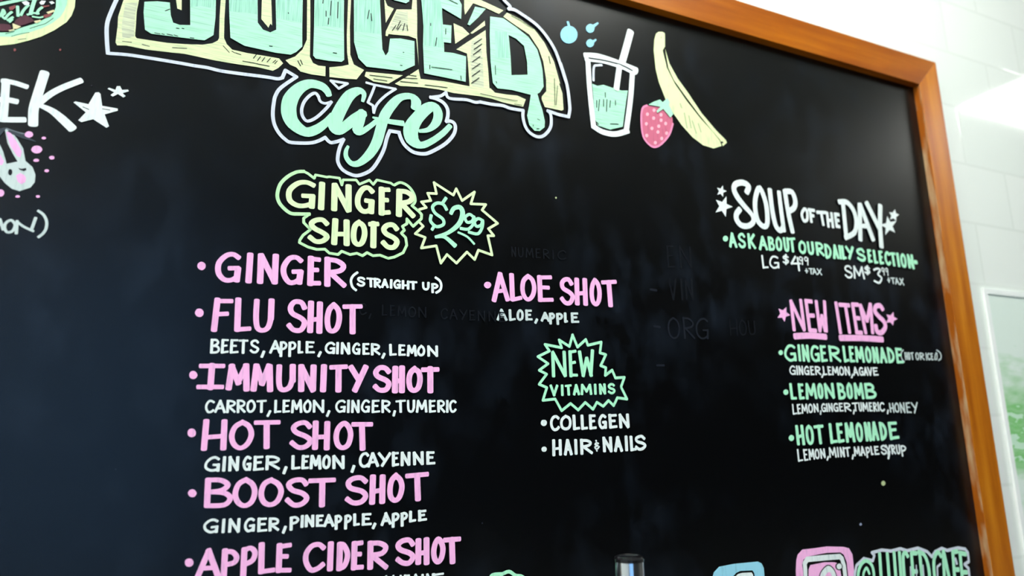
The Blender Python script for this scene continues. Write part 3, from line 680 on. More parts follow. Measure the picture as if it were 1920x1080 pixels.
('s',20,0,0,48,[1967,1344,1968,1304]),
('s',20,0,0,46,[1990,1306,1984,1290]),
('s',20,0,1,40,[2045,1339,2038,1344,2025,1341,2016,1329,2017,1315,2026,1305,2035,1306,2043,1309]),
('s',20,0,0,36,[2033,1321,2046,1322]),
('s',20,0,0,48,[2045,1322,2044,1306]),
('s',20,0,0,49,[2059,1344,2059,1304]),
('s',20,0,0,49,[2074,1343,2074,1304]),
('s',20,0,0,47,[2074,1343,2095,1304]),
('s',20,0,0,49,[2095,1344,2096,1304]),
('s',20,0,1,42,[2134,1340,2127,1345,2118,1343,2110,1328,2110,1315,2118,1306,2125,1305,2133,1309]),
('s',20,0,0,37,[2124,1322,2134,1323]),
('s',20,0,0,50,[2134,1322,2133,1306]),
('s',20,0,0,50,[2150,1344,2150,1305]),
('s',20,0,0,37,[2148,1344,2171,1345]),
('s',20,0,0,37,[2150,1326,2167,1326]),
('s',20,0,0,37,[2148,1303,2174,1306]),
('s',20,0,0,50,[2186,1345,2187,1304]),
('s',20,0,1,41,[2185,1343,2200,1344,2212,1338,2206,1328,2187,1324]),
('s',20,0,0,43,[2190,1325,2213,1305]),
('s',20,0,0,50,[2233,1306,2229,1291]),
('s',20,0,0,38,[2238,1343,2272,1346]),
('s',20,0,0,51,[2254,1345,2256,1305]),
('s',20,0,1,45,[2284,1345,2285,1320,2288,1309,2296,1305,2303,1309,2307,1323]),
('s',20,0,0,52,[2307,1346,2307,1321]),
('s',20,0,0,52,[2324,1345,2320,1305]),
('s',20,0,0,49,[2324,1345,2339,1316]),
('s',20,0,0,50,[2339,1317,2352,1346]),
('s',20,0,0,52,[2352,1346,2356,1306]),
('s',20,0,0,53,[2371,1346,2372,1305]),
('s',20,0,0,39,[2370,1344,2390,1346]),
('s',20,0,0,39,[2371,1326,2387,1327]),
('s',20,0,0,39,[2371,1305,2392,1307]),
('s',20,0,0,53,[2405,1345,2406,1306]),
('s',20,0,1,43,[2404,1345,2418,1346,2427,1338,2423,1329,2407,1325]),
('s',20,0,0,47,[2409,1325,2429,1305]),
('s',20,0,0,53,[2441,1346,2441,1305]),
('s',20,0,1,46,[2475,1341,2469,1346,2460,1344,2453,1333,2454,1317,2460,1306,2468,1306,2475,1313])]),
('item_lettering','pink words HOT SHOT with a bullet dot',None,0,[
('p',15,0,[[1555,1234,1554,1227,1550,1222,1543,1220,1536,1222,1531,1227,1529,1234,1530,1242,1534,1247,1541,1249,1548,1247,1553,1241]]),
('s',15,0,0,97,[1584,1272,1583,1183]),
('s',15,0,0,98,[1641,1271,1643,1183]),
('s',15,0,0,73,[1583,1219,1641,1223]),
('s',15,0,1,[84,87,90,87,74,87,92,89,84],[1698,1268,1676,1253,1667,1223,1676,1195,1697,1182,1719,1196,1730,1227,1720,1255,1698,1269]),
('s',15,0,0,76,[1742,1267,1818,1268]),
('s',15,0,0,102,[1778,1265,1782,1185]),
('s',15,0,1,[91,83,85,95,88,88,96,86,82,88],[1924,1252,1908,1266,1883,1262,1869,1248,1880,1232,1913,1218,1929,1202,1913,1183,1888,1181,1866,1197]),
('s',15,0,0,106,[1945,1265,1946,1179]),
('s',15,0,0,107,[1986,1263,1987,1177]),
('s',15,0,0,79,[1946,1215,1987,1216]),
('s',15,0,1,[93,97,99,96,81,96,100,98,94],[2046,1263,2026,1246,2019,1216,2026,1188,2043,1176,2063,1187,2071,1220,2064,1248,2046,1263]),
('s',15,0,0,83,[2079,1259,2146,1259]),
('s',15,0,0,110,[2111,1258,2116,1173])]),
('ingredient_lettering','white words GINGER, LEMON, CAYENNE',None,0,[
('s',20,0,1,42,[1631,1147,1620,1153,1606,1149,1594,1136,1593,1121,1605,1112,1618,1111,1629,1114]),
('s',20,0,0,38,[1616,1129,1632,1128]),
('s',20,0,0,52,[1631,1129,1631,1110]),
('s',20,0,0,52,[1649,1152,1649,1110]),
('s',20,0,0,52,[1667,1152,1668,1110]),
('s',20,0,0,49,[1666,1152,1691,1110]),
('s',20,0,0,53,[1691,1151,1691,1111]),
('s',20,0,1,45,[1731,1147,1725,1151,1719,1150,1712,1135,1713,1121,1719,1111,1725,1111,1730,1115]),
('s',20,0,0,40,[1723,1128,1732,1129]),
('s',20,0,0,53,[1731,1128,1730,1110]),
('s',20,0,0,53,[1747,1151,1748,1110]),
('s',20,0,0,40,[1746,1150,1770,1151]),
('s',20,0,0,40,[1747,1132,1766,1133]),
('s',20,0,0,40,[1745,1109,1774,1111]),
('s',20,0,0,54,[1787,1151,1787,1110]),
('s',20,0,1,43,[1784,1150,1807,1150,1824,1142,1816,1133,1788,1130]),
('s',20,0,0,44,[1792,1130,1826,1110]),
('s',20,0,0,53,[1850,1113,1844,1095]),
('s',20,0,0,55,[1872,1150,1873,1110]),
('s',20,0,0,41,[1873,1109,1895,1111]),
('s',20,0,0,56,[1907,1150,1907,1110]),
('s',20,0,0,42,[1906,1148,1923,1149]),
('s',20,0,0,41,[1907,1132,1919,1132]),
('s',20,0,0,41,[1906,1109,1924,1110]),
('s',20,0,0,56,[1937,1149,1935,1109]),
('s',20,0,0,54,[1938,1149,1951,1119]),
('s',20,0,0,54,[1951,1119,1962,1148]),
('s',20,0,0,56,[1961,1148,1966,1107]),
('s',20,0,1,50,[1987,1148,1980,1141,1977,1126,1980,1113,1987,1108,1995,1113,1998,1128,1996,1141,1988,1148]),
('s',20,0,0,57,[2013,1146,2015,1107]),
('s',20,0,0,52,[2014,1147,2046,1106]),
('s',20,0,0,57,[2046,1145,2047,1106]),
('s',20,0,0,56,[2086,1110,2080,1092]),
('s',20,0,1,50,[2136,1147,2129,1154,2117,1151,2109,1137,2109,1121,2117,1110,2128,1109,2137,1115]),
('s',20,0,0,57,[2139,1109,2153,1153]),
('s',20,0,0,57,[2154,1153,2173,1110]),
('s',20,0,0,44,[2145,1122,2167,1124]),
('s',20,0,0,53,[2177,1153,2197,1129]),
('s',20,0,0,55,[2218,1152,2190,1110]),
('s',20,0,0,60,[2231,1154,2232,1109]),
('s',20,0,0,45,[2231,1152,2248,1153]),
('s',20,0,0,45,[2232,1134,2244,1135]),
('s',20,0,0,45,[2231,1110,2250,1112]),
('s',20,0,0,61,[2265,1153,2265,1110]),
('s',20,0,0,57,[2265,1152,2290,1111]),
('s',20,0,0,61,[2291,1152,2291,1111]),
('s',20,0,0,61,[2311,1152,2313,1112]),
('s',20,0,0,56,[2311,1152,2342,1112]),
('s',20,0,0,62,[2342,1153,2343,1112]),
('s',20,0,0,62,[2364,1152,2365,1113]),
('s',20,0,0,47,[2363,1152,2387,1152]),
('s',20,0,0,46,[2364,1134,2383,1134]),
('s',20,0,0,46,[2363,1112,2391,1113])]),
('item_lettering','pink words BOOST SHOT with a bullet dot',None,0,[
('p',15,0,[[1571,1039,1569,1033,1565,1028,1558,1027,1552,1029,1547,1034,1544,1041,1546,1047,1550,1051,1557,1053,1563,1051,1568,1046]]),
('s',15,0,0,97,[1603,1080,1605,999]),
('s',15,0,1,[73,78,91,79,75],[1603,1080,1642,1078,1665,1062,1646,1045,1607,1041]),
('s',15,0,1,[74,78,90,78,73],[1606,1042,1654,1037,1675,1019,1658,998,1604,998]),
('s',15,0,1,[84,88,91,87,74,88,92,89,85],[1722,1077,1699,1063,1690,1032,1700,1005,1721,992,1743,1003,1752,1034,1743,1061,1721,1077]),
('s',15,0,1,[86,90,93,89,77,90,94,91,86],[1804,1073,1781,1060,1773,1028,1783,1001,1805,991,1827,1002,1838,1033,1827,1058,1806,1071]),
('s',15,0,1,[91,83,84,95,87,87,96,86,82,88],[1920,1055,1906,1069,1878,1068,1862,1055,1876,1036,1909,1024,1925,1007,1910,989,1883,986,1860,1004]),
('s',15,0,0,80,[1934,1065,2017,1065]),
('s',15,0,0,107,[1976,1064,1978,982]),
('s',15,0,1,[94,87,89,100,92,91,101,91,85,90],[2130,1056,2112,1069,2085,1067,2068,1053,2078,1034,2117,1022,2132,1004,2116,985,2088,983,2066,997]),
('s',15,0,0,112,[2157,1070,2156,982]),
('s',15,0,0,113,[2193,1069,2193,983]),
('s',15,0,0,84,[2156,1018,2192,1023]),
('s',15,0,1,[100,103,104,101,87,102,105,103,99],[2244,1073,2227,1055,2221,1021,2226,995,2242,984,2258,997,2266,1030,2259,1056,2244,1070]),
('s',15,0,0,87,[2285,1069,2363,1073]),
('s',15,0,0,116,[2324,1068,2328,986])]),
('ingredient_lettering','white words GINGER, PINEAPPLE, APPLE',None,0,[
('s',20,0,1,40,[1640,947,1630,952,1616,950,1603,938,1605,924,1617,915,1627,914,1639,918]),
('s',20,0,0,37,[1624,929,1641,930]),
('s',20,0,0,49,[1640,930,1639,914]),
('s',20,0,0,50,[1660,950,1660,912]),
('s',20,0,0,50,[1680,949,1680,912]),
('s',20,0,0,46,[1680,950,1707,910]),
('s',20,0,0,50,[1707,949,1707,911]),
('s',20,0,1,42,[1754,944,1747,948,1737,946,1729,934,1729,920,1737,910,1745,911,1753,915]),
('s',20,0,0,38,[1743,926,1755,927]),
('s',20,0,0,51,[1754,927,1754,911]),
('s',20,0,0,51,[1771,947,1772,909]),
('s',20,0,0,38,[1770,946,1793,946]),
('s',20,0,0,38,[1771,929,1790,929]),
('s',20,0,0,38,[1770,908,1796,909]),
('s',20,0,0,52,[1807,945,1808,908]),
('s',20,0,1,42,[1806,945,1822,944,1832,938,1829,929,1809,926]),
('s',20,0,0,43,[1810,926,1834,908]),
('s',20,0,0,50,[1858,915,1852,898]),
('s',20,0,0,53,[1876,944,1877,906]),
('s',20,0,1,43,[1874,943,1889,945,1899,937,1892,928,1877,925]),
('s',20,0,0,53,[1913,947,1913,913]),
('s',20,0,0,53,[1927,947,1927,914]),
('s',20,0,0,50,[1927,947,1949,913]),
('s',20,0,0,54,[1948,946,1949,913]),
('s',20,0,0,54,[1964,945,1965,913]),
('s',20,0,0,40,[1963,945,1982,945]),
('s',20,0,0,40,[1964,930,1978,931]),
('s',20,0,0,40,[1963,913,1984,912]),
('s',20,0,0,52,[1990,911,2003,945]),
('s',20,0,0,52,[2003,944,2019,910]),
('s',20,0,0,40,[1995,922,2014,922]),
('s',20,0,0,55,[2029,940,2030,899]),
('s',20,0,1,45,[2027,939,2038,941,2046,932,2041,923,2029,920]),
('s',20,0,0,55,[2063,938,2063,898]),
('s',20,0,1,46,[2062,938,2072,940,2080,932,2075,922,2063,918]),
('s',20,0,0,56,[2094,942,2095,908]),
('s',20,0,0,41,[2095,908,2110,909]),
('s',20,0,0,56,[2125,941,2126,907]),
('s',20,0,0,42,[2124,941,2151,941]),
('s',20,0,0,42,[2126,927,2145,925]),
('s',20,0,0,42,[2123,907,2153,907]),
('s',20,0,0,54,[2168,906,2162,893]),
('s',20,0,0,55,[2194,902,2208,939]),
('s',20,0,0,55,[2207,940,2224,905]),
('s',20,0,0,43,[2200,914,2218,915]),
('s',20,0,0,57,[2235,935,2235,893]),
('s',20,0,1,48,[2234,935,2246,937,2254,929,2249,918,2236,914]),
('s',20,0,0,58,[2268,935,2269,895]),
('s',20,0,1,48,[2266,935,2278,937,2286,929,2280,919,2268,915]),
('s',20,0,0,58,[2300,940,2300,908]),
('s',20,0,0,44,[2300,908,2318,910]),
('s',20,0,0,59,[2334,941,2336,909]),
('s',20,0,0,44,[2333,940,2357,941]),
('s',20,0,0,44,[2335,926,2352,927]),
('s',20,0,0,44,[2332,909,2360,911])]),
('item_lettering','pink words APPLE CIDER SHOT with a bullet dot',None,0,[
('p',15,0,[[1577,823,1576,816,1571,812,1565,811,1558,813,1553,818,1551,825,1552,832,1557,836,1563,837,1570,835,1575,830]]),
('s',15,0,0,90,[1593,780,1620,855]),
('s',15,0,0,92,[1620,856,1654,774]),
('s',15,0,0,70,[1605,803,1642,802]),
('s',15,0,0,96,[1670,852,1671,773]),
('s',15,0,1,[73,78,88,81,75],[1669,848,1692,847,1707,830,1700,813,1671,808]),
('s',15,0,0,97,[1730,851,1731,769]),
('s',15,0,1,[79,76,90,85,80],[1728,848,1749,855,1764,839,1757,815,1732,804]),
('s',15,0,0,99,[1784,863,1787,777]),
('s',15,0,0,74,[1785,777,1826,779]),
('s',15,0,0,100,[1842,856,1843,776]),
('s',15,0,0,76,[1840,852,1876,855]),
('s',15,0,0,75,[1842,821,1868,819]),
('s',15,0,0,75,[1841,777,1879,774]),
('s',15,0,1,[89,80,87,93,93,85,84,87],[1989,838,1973,850,1949,846,1932,824,1932,796,1949,769,1971,771,1989,783]),
('s',15,0,0,105,[2014,849,2014,767]),
('s',15,0,0,106,[2046,845,2046,765]),
('s',15,0,1,[81,92,97,97,92,84],[2045,844,2058,842,2072,817,2072,794,2062,771,2047,767]),
('s',15,0,0,107,[2097,844,2097,763]),
('s',15,0,0,81,[2095,843,2122,845]),
('s',15,0,0,80,[2096,808,2118,807]),
('s',15,0,0,80,[2095,764,2126,763]),
('s',15,0,0,108,[2154,841,2155,760]),
('s',15,0,1,[82,86,100,91,84],[2152,840,2186,839,2210,824,2197,804,2156,800]),
('s',15,0,0,92,[2160,799,2212,756]),
('s',15,0,1,[98,89,92,102,94,93,103,92,88,93],[2310,827,2296,842,2270,840,2255,826,2266,810,2298,797,2312,782,2298,763,2274,765,2255,778]),
('s',15,0,0,113,[2332,837,2332,762]),
('s',15,0,0,114,[2363,838,2364,759]),
('s',15,0,0,85,[2333,793,2363,794]),
('s',15,0,1,[102,104,105,103,88,104,106,104,101],[2409,837,2397,822,2391,794,2396,768,2408,757,2421,770,2427,800,2421,823,2409,837]),
('s',15,0,0,88,[2434,832,2492,832]),
('s',15,0,0,117,[2462,832,2465,754])]),
('ingredient_lettering','white letter tops cut off by the lower edge of the photo',None,0,[
('s',20,0,0,48,[2202,679,2214,722]),
('s',20,0,0,48,[2214,723,2229,678]),
('s',20,0,0,37,[2207,692,2224,693]),
('s',20,0,0,47,[2240,722,2254,697]),
('s',20,0,0,48,[2268,720,2249,677]),
('s',20,0,0,50,[2284,720,2284,675]),
('s',20,0,0,38,[2282,719,2299,719]),
('s',20,0,0,38,[2284,699,2296,699]),
('s',20,0,0,37,[2282,675,2301,675]),
('s',20,0,0,51,[2323,717,2323,673]),
('s',20,0,0,48,[2323,719,2350,672]),
('s',20,0,0,51,[2350,716,2351,672]),
('s',20,0,0,51,[2368,716,2369,671]),
('s',20,0,0,49,[2368,716,2391,671]),
('s',20,0,0,51,[2390,715,2391,670]),
('s',20,0,0,52,[2393,715,2395,671]),
('s',20,0,0,39,[2391,713,2429,714]),
('s',20,0,0,39,[2393,693,2421,694]),
('s',20,0,0,39,[2392,670,2433,670])]),
('item_lettering','pink words ALOE SHOT with a bullet dot',None,0,[
('p',15,0,[[2635,1824,2632,1817,2626,1811,2618,1808,2610,1810,2604,1815,2601,1822,2604,1829,2610,1835,2618,1837,2627,1836,2633,1831]]),
('s',15,0,0,111,[2647,1762,2675,1874]),
('s',15,0,0,110,[2675,1873,2708,1769]),
('s',15,0,0,84,[2659,1799,2696,1806]),
('s',15,0,0,114,[2728,1874,2731,1771]),
('s',15,0,0,86,[2732,1769,2769,1779]),
('s',15,0,1,[100,104,105,103,86,103,106,104,99],[2806,1876,2785,1856,2778,1821,2785,1789,2804,1774,2825,1792,2834,1827,2825,1862,2805,1876]),
('s',15,0,0,117,[2860,1876,2862,1777]),
('s',15,0,0,88,[2855,1874,2914,1880]),
('s',15,0,0,87,[2859,1832,2902,1833]),
('s',15,0,0,87,[2857,1776,2919,1781]),
('s',15,0,1,[108,100,100,109,104,103,110,102,98,104],[3016,1860,3003,1877,2982,1874,2969,1856,2976,1835,3007,1819,3021,1801,3007,1774,2984,1772,2967,1789]),
('s',15,0,0,121,[3044,1879,3043,1774]),
('s',15,0,0,122,[3085,1881,3085,1775]),
('s',15,0,0,91,[3043,1817,3086,1823]),
('s',15,0,1,[111,112,112,111,94,112,113,112,110],[3138,1885,3124,1861,3118,1823,3123,1788,3138,1775,3153,1793,3159,1831,3153,1866,3139,1883]),
('s',15,0,0,94,[3177,1878,3245,1886]),
('s',15,0,0,125,[3210,1881,3214,1777])]),
('ingredient_lettering','greyish white words ALOE, APPLE',None,0,[
('s',7,0,0,59,[2663,1681,2680,1722]),
('s',7,0,0,59,[2680,1721,2701,1682]),
('s',7,0,0,46,[2670,1693,2695,1696]),
('s',7,0,0,62,[2718,1722,2719,1683]),
('s',7,0,0,47,[2719,1682,2740,1687]),
('s',7,0,1,[54,56,57,56,47,56,58,56,53],[2765,1725,2757,1717,2754,1702,2756,1690,2764,1685,2773,1692,2776,1707,2773,1719,2765,1725]),
('s',7,0,0,63,[2795,1726,2795,1688]),
('s',7,0,0,47,[2793,1725,2816,1727]),
('s',7,0,0,47,[2795,1708,2812,1709]),
('s',7,0,0,47,[2794,1689,2819,1690]),
('s',7,0,0,60,[2843,1690,2836,1677]),
('s',7,0,0,62,[2867,1688,2882,1720]),
('s',7,0,0,61,[2883,1720,2899,1689]),
('s',7,0,0,48,[2874,1699,2895,1700]),
('s',7,0,0,65,[2907,1718,2908,1678]),
('s',7,0,1,[51,52,59,55,51],[2905,1717,2917,1720,2925,1712,2920,1702,2907,1698]),
('s',7,0,0,65,[2942,1719,2943,1678]),
('s',7,0,1,[51,52,60,55,51],[2941,1718,2954,1721,2964,1713,2958,1702,2943,1699]),
('s',7,0,0,66,[2980,1724,2980,1689]),
('s',7,0,0,49,[2980,1689,2989,1691]),
('s',7,0,0,66,[3014,1726,3015,1690]),
('s',7,0,0,49,[3012,1726,3041,1728]),
('s',7,0,0,49,[3014,1709,3036,1711]),
('s',7,0,0,49,[3013,1690,3045,1692])]),
('vitamins_heading','mint heading NEW VITAMINS inside a mint spiky burst',None,0,[
]),
('burst_outline','mint burst outline',36,0,[
('s',12,0,0,61,[3014,1633,3037,1581,3080,1616,3089,1591,3158,1608,3149,1560,3179,1553,3150,1504,3176,1496,3171,1462,3208,1486,3223,1452,3270,1456,3251,1416]),
('s',12,0,0,[61,61,61,60,60,60,59,59,59,58,58,57,57,56,57,56,57,57,57,57,58,58,59,59,59,60],[3251,1411,3278,1361,3228,1366,3207,1332,3182,1354,3154,1329,3123,1346,3102,1316,3065,1345,3029,1313,2993,1340,2949,1310,2920,1358,2862,1352,2882,1405,2846,1418,2883,1461,2848,1476,2891,1505,2843,1533,2899,1559,2878,1586,2958,1575,2947,1608,2996,1582,3014,1633])]),
('heading_lettering','mint letters',36,0,[
('s',12,0,0,81,[2915,1551,2916,1455]),
('s',12,0,0,77,[2915,1554,2971,1457]),
('s',12,0,0,82,[2970,1556,2972,1458]),
('s',12,0,0,83,[2999,1559,3000,1457]),
('s',12,0,0,63,[2998,1558,3026,1563]),
('s',12,0,0,63,[3000,1511,3021,1515]),
('s',12,0,0,62,[2997,1460,3029,1460]),
('s',12,0,0,83,[3046,1560,3060,1462]),
('s',12,0,0,83,[3060,1459,3080,1533]),
('s',12,0,0,83,[3081,1534,3100,1461]),
('s',12,0,0,85,[3098,1464,3111,1567]),
('s',12,0,0,60,[2901,1413,2916,1374]),
('s',12,0,0,60,[2915,1375,2931,1413]),
('s',12,0,0,62,[2955,1414,2955,1376]),
('s',12,0,0,47,[2972,1413,2997,1416]),
('s',12,0,0,63,[2984,1414,2986,1378]),
('s',12,0,0,62,[3012,1379,3023,1416]),
('s',12,0,0,62,[3023,1417,3035,1380]),
('s',12,0,0,47,[3016,1391,3031,1392]),
('s',12,0,0,64,[3053,1418,3050,1381]),
('s',12,0,0,59,[3054,1418,3073,1392]),
('s',12,0,0,60,[3073,1392,3090,1419]),
('s',12,0,0,64,[3091,1419,3095,1382]),
('s',12,0,0,64,[3117,1420,3117,1383]),
('s',12,0,0,65,[3142,1421,3143,1384]),
('s',12,0,0,61,[3143,1420,3164,1385]),
('s',12,0,0,65,[3164,1422,3165,1385]),
('s',12,0,1,55,[3212,1419,3205,1424,3194,1423,3186,1416,3191,1408,3207,1403,3214,1397,3207,1388,3196,1386,3185,1392])]),
('menu_lettering','white word COLLEGEN with a bullet dot',None,0,[
('p',20,0,[[2879,1260,2877,1254,2872,1249,2864,1247,2857,1249,2851,1254,2850,1260,2852,1267,2857,1272,2865,1273,2872,1272,2878,1267]]),
('s',20,0,1,61,[2933,1279,2923,1286,2910,1283,2900,1268,2900,1248,2910,1233,2924,1234,2933,1242]),
('s',20,0,1,62,[2968,1287,2952,1276,2946,1259,2951,1241,2967,1235,2983,1242,2989,1262,2983,1280,2967,1287]),
('s',20,0,0,73,[3007,1288,3008,1235]),
('s',20,0,0,55,[3008,1235,3031,1238]),
('s',20,0,0,73,[3046,1288,3047,1236]),
('s',20,0,0,55,[3047,1236,3069,1238]),
('s',20,0,0,74,[3087,1289,3087,1237]),
('s',20,0,0,55,[3084,1289,3109,1289]),
('s',20,0,0,55,[3087,1265,3105,1267]),
('s',20,0,0,55,[3085,1237,3112,1239]),
('s',20,0,1,64,[3161,1284,3151,1290,3142,1286,3132,1269,3133,1251,3141,1239,3151,1240,3160,1246]),
('s',20,0,0,56,[3149,1261,3161,1263]),
('s',20,0,0,75,[3161,1261,3160,1240]),
('s',20,0,0,75,[3184,1291,3186,1240]),
('s',20,0,0,57,[3183,1289,3215,1291]),
('s',20,0,0,56,[3185,1267,3208,1267]),
('s',20,0,0,57,[3183,1240,3216,1243]),
('s',20,0,0,76,[3237,1291,3238,1241]),
('s',20,0,0,70,[3236,1292,3275,1241]),
('s',20,0,0,77,[3275,1292,3276,1243])]),
('menu_lettering','white words HAIR & NAILS with a bullet dot',None,0,[
('p',20,0,[[2875,1154,2873,1149,2869,1145,2862,1144,2856,1145,2852,1149,2850,1155,2852,1160,2857,1164,2863,1165,2869,1164,2874,1160]]),
('s',20,0,0,71,[2908,1188,2907,1131]),
('s',20,0,0,71,[2938,1188,2938,1133]),
('s',20,0,0,53,[2908,1155,2938,1157]),
('s',20,0,0,71,[2961,1133,2973,1188]),
('s',20,0,0,70,[2974,1187,2989,1133]),
('s',20,0,0,53,[2966,1152,2983,1151]),
('s',20,0,0,72,[3012,1187,3012,1135]),
('s',20,0,0,73,[3040,1188,3040,1134]),
('s',20,0,1,59,[3037,1186,3065,1186,3084,1177,3074,1166,3042,1160]),
('s',20,0,0,61,[3045,1163,3088,1135]),
('s',20,0,0,74,[3150,1195,3151,1142]),
('s',20,0,0,70,[3150,1194,3184,1142]),
('s',20,0,0,75,[3183,1195,3184,1141]),
('s',20,0,0,75,[3206,1142,3220,1196]),
('s',20,0,0,74,[3220,1196,3237,1142]),
('s',20,0,0,56,[3213,1161,3231,1160]),
('s',20,0,0,76,[3263,1198,3263,1144]),
('s',20,0,0,76,[3288,1197,3289,1143]),
('s',20,0,0,58,[3289,1143,3310,1146]),
('s',20,0,1,65,[3357,1190,3344,1200,3325,1197,3314,1189,3322,1177,3348,1170,3360,1160,3347,1148,3328,1145,3312,1155]),
('s',20,0,1,35,[3121,1173,3111,1175,3105,1169,3118,1164,3104,1159,3108,1151,3117,1152,3124,1160]),
('s',20,0,0,38,[3110,1185,3111,1183]),
('s',20,0,0,35,[3111,1144,3113,1143])]),
('soup_heading','white heading SOUP OF THE DAY between small white stars',None,0,[
('s',20,0,1,[163,171,163,162,161,167,154,135,148,147,159,165,159,153],[4081,2430,4096,2462,4060,2478,4010,2463,3995,2433,4011,2396,4054,2351,4101,2309,4108,2274,4072,2246,4024,2243,3996,2269,3997,2299,4020,2326]),
('s',20,0,1,151,[4172,2463,4140,2417,4127,2354,4136,2283,4174,2254,4202,2279,4205,2382,4172,2463]),
('s',20,0,1,153,[4241,2461,4244,2357,4257,2273,4284,2244,4306,2260]),
('s',20,0,1,140,[4305,2457,4307,2365,4312,2249]),
('s',20,0,1,149,[4348,2470,4357,2352,4373,2249]),
('s',20,0,1,157,[4356,2471,4400,2471,4417,2422,4401,2383,4364,2361]),
('s',20,0,1,94,[4478,2386,4454,2355,4465,2319,4491,2331,4495,2376,4478,2386]),
('s',20,0,0,94,[4519,2388,4520,2321]),
('s',20,0,0,95,[4511,2387,4548,2387]),
('s',20,0,0,95,[4519,2355,4539,2356]),
('s',20,0,0,96,[4572,2380,4636,2386]),
('s',20,0,0,96,[4601,2379,4608,2314]),
('s',20,0,0,96,[4646,2385,4646,2308]),
('s',20,0,0,97,[4680,2386,4680,2309]),
('s',20,0,0,96,[4644,2343,4680,2346]),
('s',20,0,0,97,[4708,2386,4710,2316]),
('s',20,0,0,98,[4708,2386,4734,2386]),
('s',20,0,0,97,[4707,2351,4728,2352]),
('s',20,0,0,97,[4708,2316,4729,2316]),
('s',20,0,1,153,[4754,2463,4812,2468,4858,2427,4870,2363,4845,2296,4770,2258]),
('s',20,0,0,151,[4780,2460,4774,2259]),
('s',20,0,0,162,[4913,2464,4885,2261]),
('s',20,0,0,163,[4918,2465,4988,2272]),
('s',20,0,0,132,[4902,2341,4960,2344]),
('s',20,0,0,166,[4975,2482,5048,2351]),
('s',20,0,0,174,[5085,2479,5060,2353,5051,2238])]),
('star_drawing','white star',41,0,[
('p',20,0,[[3924,2444,3924,2421,3946,2416,3922,2404,3919,2381,3904,2396,3881,2387,3895,2408,3884,2426,3907,2424]])]),
('star_drawing','white star',41,0,[
('p',20,0,[[3941,2388,3938,2347,3977,2336,3934,2318,3926,2276,3903,2306,3861,2291,3889,2328,3870,2360,3910,2353]])]),
('star_drawing','white star',41,0,[
('p',20,0,[[5138,2427,5159,2394,5213,2407,5172,2369,5189,2333,5143,2344,5100,2309,5112,2353,5069,2367,5121,2383]])]),
('star_drawing','white star',41,0,[
('p',20,0,[[5214,2478,5218,2454,5245,2449,5216,2432,5211,2407,5190,2420,5159,2409,5174,2434,5161,2453,5191,2456]])]),
('menu_lettering','mint words ASK ABOUT OUR DAILY SELECTION',None,0,[
('p',12,0,[[3929,2162,3926,2155,3919,2148,3910,2145,3902,2147,3896,2151,3895,2159,3898,2167,3905,2173,3913,2176,3922,2175,3928,2170]]),
('s',12,0,0,82,[3940,2124,3957,2191]),
('s',12,0,0,80,[3957,2190,3978,2126]),
('s',12,0,0,62,[3947,2145,3971,2150]),
('s',12,0,1,72,[4035,2185,4025,2196,4010,2192,4001,2181,4007,2167,4028,2157,4036,2147,4029,2132,4011,2128,3999,2140]),
('s',12,0,0,84,[4065,2199,4065,2130]),
('s',12,0,0,79,[4100,2200,4066,2159]),
('s',12,0,0,78,[4074,2167,4101,2132]),
('s',12,0,0,84,[4135,2130,4158,2193]),
('s',12,0,0,83,[4158,2195,4181,2133]),
('s',12,0,0,64,[4144,2153,4172,2153]),
('s',12,0,0,86,[4202,2196,4202,2133]),
('s',12,0,1,72,[4201,2196,4218,2196,4226,2186,4219,2170,4203,2167]),
('s',12,0,1,71,[4202,2166,4222,2167,4231,2153,4224,2137,4203,2134]),
('s',12,0,1,77,[4267,2202,4255,2188,4252,2165,4255,2143,4266,2138,4278,2146,4283,2172,4279,2191,4266,2201]),
('s',12,0,1,78,[4306,2204,4307,2165,4311,2142,4319,2139,4328,2145,4332,2169]),
('s',12,0,0,88,[4331,2205,4331,2165]),
('s',12,0,0,66,[4338,2203,4381,2210]),
('s',12,0,0,88,[4360,2206,4361,2140]),
('s',12,0,1,78,[4432,2198,4417,2186,4411,2164,4416,2146,4431,2138,4447,2148,4452,2170,4447,2189,4432,2197]),
('s',12,0,1,79,[4475,2198,4476,2163,4480,2144,4492,2139,4504,2146,4508,2165]),
('s',12,0,0,90,[4507,2200,4508,2164]),
('s',12,0,0,91,[4538,2200,4539,2140]),
('s',12,0,1,75,[4535,2201,4563,2201,4579,2190,4571,2176,4540,2168]),
('s',12,0,0,80,[4543,2170,4583,2139]),
('s',12,0,0,92,[4603,2198,4603,2130]),
('s',12,0,1,79,[4601,2198,4619,2195,4636,2176,4636,2155,4623,2135,4604,2128]),
('s',12,0,0,93,[4661,2132,4674,2201]),
('s',12,0,0,91,[4674,2200,4691,2135]),
('s',12,0,0,69,[4666,2154,4685,2157]),
('s',12,0,0,93,[4711,2201,4711,2135]),
('s',12,0,0,94,[4731,2201,4732,2135]),
('s',12,0,0,70,[4732,2137,4751,2140]),
('s',12,0,0,88,[4762,2202,4787,2170]),
('s',12,0,0,93,[4812,2204,4777,2140]),
('s',12,0,1,82,[4896,2188,4884,2201,4862,2198,4846,2188,4857,2173,4889,2164,4901,2152,4887,2138,4865,2138,4846,2147]),
('s',12,0,0,97,[4934,2199,4934,2136]),
('s',12,0,0,73,[4932,2198,4951,2201]),
('s',12,0,0,72,[4933,2170,4948,2172]),
('s',12,0,0,72,[4932,2136,4954,2139]),
('s',12,0,0,97,[4980,2200,4981,2135]),
('s',12,0,0,73,[4981,2135,4999,2137]),
('s',12,0,0,98,[5025,2200,5025,2135]),
('s',12,0,0,74,[5024,2200,5043,2202]),
